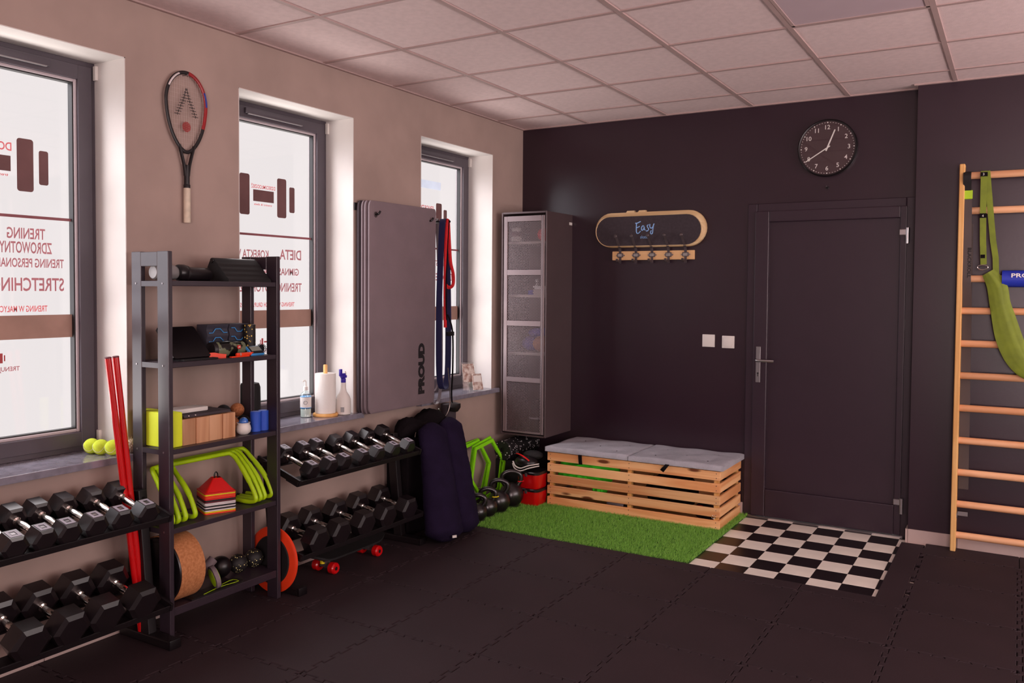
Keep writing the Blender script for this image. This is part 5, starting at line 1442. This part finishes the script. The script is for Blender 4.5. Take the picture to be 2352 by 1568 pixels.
    part('cable', 'chrome', t, lambda q: tube(q, bez([(0.150, -1.30, 0.745), (0.150, -1.27, 0.700), (0.150, -1.225, 0.690), (0.150, -1.185, 0.735), (0.150, -1.175, 0.82), (0.150, -1.20, 1.0)], 6), 0.0035, 8))
build_hanging_mats()

# ================================================================== the corner by the far rack
def bolster(name, lab, b0, b1, t0, r0, r1, grp):
    """leaning, softly wrinkled roll from b0 (foot) to b1 (head)"""
    t = thing(name, lab, 'cushion', b0, grp)
    p0, p1 = Vector(b0), Vector(b1); d = (p1-p0); L = d.length; d.normalize(); u = Vector((0, 1, 0)); u = (u-d*u.dot(d)).normalized(); v = d.cross(u)
    R = []; n = 28; m = 46
    for i in range(m+1):
        s = i/m; e = min(1, (s*L/0.05))**0.5 if s*L < 0.05 else 1
        e2 = min(1, ((1-s)*L/0.05))**0.5 if (1-s)*L < 0.05 else 1
        r = (r0+(r1-r0)*s)*max(0.25, min(e, e2))*(1+0.010*math.sin(s*90)+0.012*math.sin(s*23+t0))
        if abs(s-0.66) < 0.012: r *= 0.965
        R.append([p0+d*(L*s)+(u*math.cos(2*PI*j/n)*1.0+v*math.sin(2*PI*j/n)*0.62)*r*(1+0.02*math.sin(3*2*PI*j/n+s*6)) for j in range(n)])
    part('cover', 'navy_cloth', t, lambda q: rings(q, R), smooth=1.0)
    return t
def build_corner():
    t = bolster('navy_bolster', 'tall navy padded roll with a white tag leaning by the far rack', (0.455, -1.645, 0.030), (0.238, -1.500, 0.690), 0.0, 0.146, 0.104, 'navy rolls by the far rack')
    part('tag', 'white_plastic', t, lambda q: box(q, (0.524, -1.660, 0.075), (0.006, 0.026, 0.014), 0, Matrix.Rotation(-0.5, 3, 'Z')))
    bolster('navy_bolster', 'tall navy padded roll standing next to the green hexagon rings', (0.445, -1.420, 0.030), (0.205, -1.262, 0.690), 2.0, 0.122, 0.096, 'navy rolls by the far rack')
    t = thing('padded_block', 'black upholstered block standing behind the navy rolls', 'padded block', (0.11, -1.37, 0.017))
    part('body', 'black_cloth', t, lambda q: bx(q, 0.015, 0.185, -1.66, -1.10, 0.017, 0.600, 0.02, 3))
    t = thing('gym_bag', 'slack black bag with metal fittings lying between dumbbell rack and navy rolls', 'bag', (0.11, -1.45, 0.601))
    def bag(q):
        R = []; n = 20
        for i in range(25):
            u = -1+2*i/24; w = max(0.08, (1-abs(u)**3))**0.5; y = -1.40+0.27*u
            R.append([(0.110+0.085*w*math.cos(2*PI*j/n), y, 0.601+(0.062+0.012*math.sin(u*6))*w*(1+math.sin(2*PI*j/n))*(1+0.08*math.sin(j*1.7+u*9))) for j in range(n)])
        rings(q, R)
    part('body', 'black_cloth', t, bag, smooth=1.0)
    part('buckle', 'chrome', t, lambda q: tube(q, [(0.175, -1.565+0.011*math.cos(a*PI/6), 0.660+0.006*math.sin(a*PI/6)) for a in range(12)], 0.003, 8, True))
    part('buckle', 'chrome', t, lambda q: tube(q, [(0.192, -1.60, 0.612), (0.194, -1.595, 0.64)], 0.003, 8))
    t = thing('dark_foam_roll', 'dark upright foam roll under the hanging bands', 'foam roll', (0.07, -1.20, 0.601))
    part('body', 'grey_foam_dark', t, lambda q: lathe(q, [(0.045, 0), (0.05, 0.004), (0.05, 0.145), (0.045, 0.15)], (0.075, -1.085, 0.601), (0, 0, 1), 28))
    # green hexagon agility rings leaning on the wall
    for k, (yc, zc, xo, ln, rt, lab) in enumerate(((-0.760, 0.245, 0.040, 0.05, 0.06, 'lime hexagon agility ring flat against the wall at the back of the stack'), (-0.785, 0.243, 0.075, 0.08, 0.10, 'lime hexagon agility ring second in the stack leaning on the wall'), (-0.665, 0.247, 0.105, 0.10, 0.16, 'lime hexagon agility ring leaning third from the wall'), (-0.690, 0.238, 0.140, 0.12, 0.12, 'lime hexagon agility ring at the front of the stack beside the kettlebells'))):
        t = thing('hexagon_ring', lab, 'agility ring', (xo, yc, 0.017), 'lime hexagon rings')
        c = Vector((xo, yc, zc)); U = Vector((0, 1, 0)); V = Vector((-ln, 0, 1)).normalized(); Rr = 0.232
        ang = [rt+PI/3*i for i in range(6)]
        for i in range(6):
            a, b = ang[i], ang[(i+1) % 6]
            P = lambda a, r: c+(U*math.cos(a)+V*math.sin(a))*r
            n = U.cross(V)*0.005
            part('side_bar', 'leaf_green', t, lambda q: rings(q, [[P(a, Rr)-n, P(a, Rr)+n, P(a, Rr-0.026)+n, P(a, Rr-0.026)-n], [P(b, Rr)-n, P(b, Rr)+n, P(b, Rr-0.026)+n, P(b, Rr-0.026)-n]]), smooth=0)
    # kettlebells
    def kettlebell(x, y, r, lab, ring=None, rz=0.0):
        z = 0.012
        t = thing('kettlebell', lab, 'kettlebell', (x, y, z), 'kettlebells in the corner')
        part('bell', 'rubber', t, lambda q: lathe(q, [(r*0.55, 0), (r*0.75, r*0.08)]+[(r*math.cos(a), r*0.95+r*math.sin(a)) for a in [-1.0+2.3*i/14 for i in range(15)]], (x, y, z), seg=32), smooth=0.9)
        h = r*0.95
        ca, sa = math.cos(rz), math.sin(rz)
        pts = [(-r*0.52, 0, r*1.72), (-r*0.78, 0, r*2.15), (-r*0.70, 0, r*2.60), (-r*0.25, 0, r*2.84), (r*0.25, 0, r*2.84), (r*0.70, 0, r*2.60), (r*0.78, 0, r*2.15), (r*0.52, 0, r*1.72)]
        part('handle', 'rubber', t, lambda q: tube(q, bez([(x+p[0]*ca, y+p[0]*sa, z+p[2]) for p in pts], 5), 0.0155, 12))
        if ring:
            part('colour_ring', ring, t, lambda q: tube(q, [(x+r*0.78*ca+0.0175*math.cos(a)*ca-0.0*sa, y+r*0.78*sa+0.0175*math.cos(a)*sa+0.0175*math.sin(a), z+r*2.05) for a in [2*PI*i/14 for i in range(14)]], 0.004, 6, True))
    kettlebell(0.330, -1.110, 0.058, 'smallest black kettlebell, nearest the navy rolls', rz=0.5)
    kettlebell(0.325, -0.985, 0.064, 'black kettlebell with a yellow ring, second from the navy rolls', 'yellow', 0.5)
    kettlebell(0.322, -0.840, 0.074, 'black kettlebell third from the navy rolls', rz=0.5)
    kettlebell(0.318, -0.672, 0.084, 'largest black kettlebell with a red ring next to the red tubs', 'red_matt', 0.6)
    # black foam box with the speckled roller on top
    t = thing('black_foam_box', 'black box under the mesh cabinet carrying the speckled roller', 'box', (0.16, -0.27, 0.017))
    part('body', 'black_matt', t, lambda q: bx(q, 0.055, 0.26, -0.46, -0.03, 0.017, 0.280, 0.008, 2))
    t = thing('speckled_foam_roller', 'black foam roller with white flecks lying under the mesh cabinet', 'foam roller', (0.142, -0.3, 0.281))
    part('body', 'speckle_white', t, lambda q: lathe(q, [(0.022, 0.02), (0.022, 0), (0.066, 0.0), (0.072, 0.006), (0.072, 0.424), (0.066, 0.43)], (0.142, -0.505, 0.3535), (0, 1, 0), 40), smooth=0.5)
    part('core', 'rack_black', t, lambda q: lathe(q, [(0.021, 0.012), (0.021, 0.42)], (0.142, -0.505, 0.3535), (0, 1, 0), 20))
    # red tubs with black lids, gloves on top
    for k, (z0, lab) in enumerate(((0.010, 'lower red plastic tub standing on the turf beside the bench'), (0.128, 'upper red plastic tub stacked beside the bench'))):
        t = thing('red_tub', lab, 'tub', (0.40, -0.52, z0), 'stacked red tubs')
        def tub(q):
            rings(q, [[(0.397+x*s, -0.515+y*s, z0+h) for x, y in rrect(0.172, 0.17, 0.035, 5)] for s, h in ((0.90, 0.0), (0.93, 0.004), (1.0, 0.096), (1.0, 0.100))])
        part('body', 'red_gloss', t, tub, smooth=0.6)
        part('lid', 'black_plastic', t, lambda q: rings(q, [[(0.397+x*s, -0.515+y*s, z0+h) for x, y in rrect(0.180, 0.178, 0.038, 5)] for s, h in ((1.0, 0.098), (1.02, 0.100), (1.02, 0.112), (0.97, 0.117))]))
        part('latch', 'hook_metal', t, lambda q: bx(q, 0.385, 0.405, -0.610, -0.603, z0+0.085, z0+0.108, 0.003, 1))
    t = thing('punch_mitt', 'black padded mitt with red piping and white trim on the red tubs', 'punch mitt', (0.38, -0.5, 0.246))
    part('pad', 'black_plastic', t, lambda q: ball(q, (0.355, -0.53, 0.295), 0.055, 24, (1.6, 1.25, 0.90)), smooth=1.2)
    part('palm', 'black_matt', t, lambda q: ball(q, (0.375, -0.47, 0.340), 0.05, 20, (1.5, 1.2, 0.62)), smooth=1.2)
    part('red_piping', 'red_matt', t, lambda q: tube(q, bez([(0.285, -0.545, 0.352), (0.32, -0.575, 0.357), (0.365, -0.585, 0.345), (0.405, -0.578, 0.318)], 5), 0.0075, 10, ry=0.004))
    part('white_trim', 'white_plastic', t, lambda q: tube(q, bez([(0.275, -0.578, 0.302), (0.305, -0.602, 0.278), (0.355, -0.612, 0.268), (0.410, -0.598, 0.288), (0.470, -0.555, 0.300)], 6), 0.006, 8, ry=0.004), smooth=1.0)
    part('white_trim', 'white_plastic', t, lambda q: tube(q, bez([(0.272, -0.580, 0.286), (0.305, -0.606, 0.260), (0.355, -0.616, 0.250), (0.415, -0.602, 0.272), (0.472, -0.556, 0.286)], 6), 0.005, 8, ry=0.004), smooth=1.0)
build_corner()
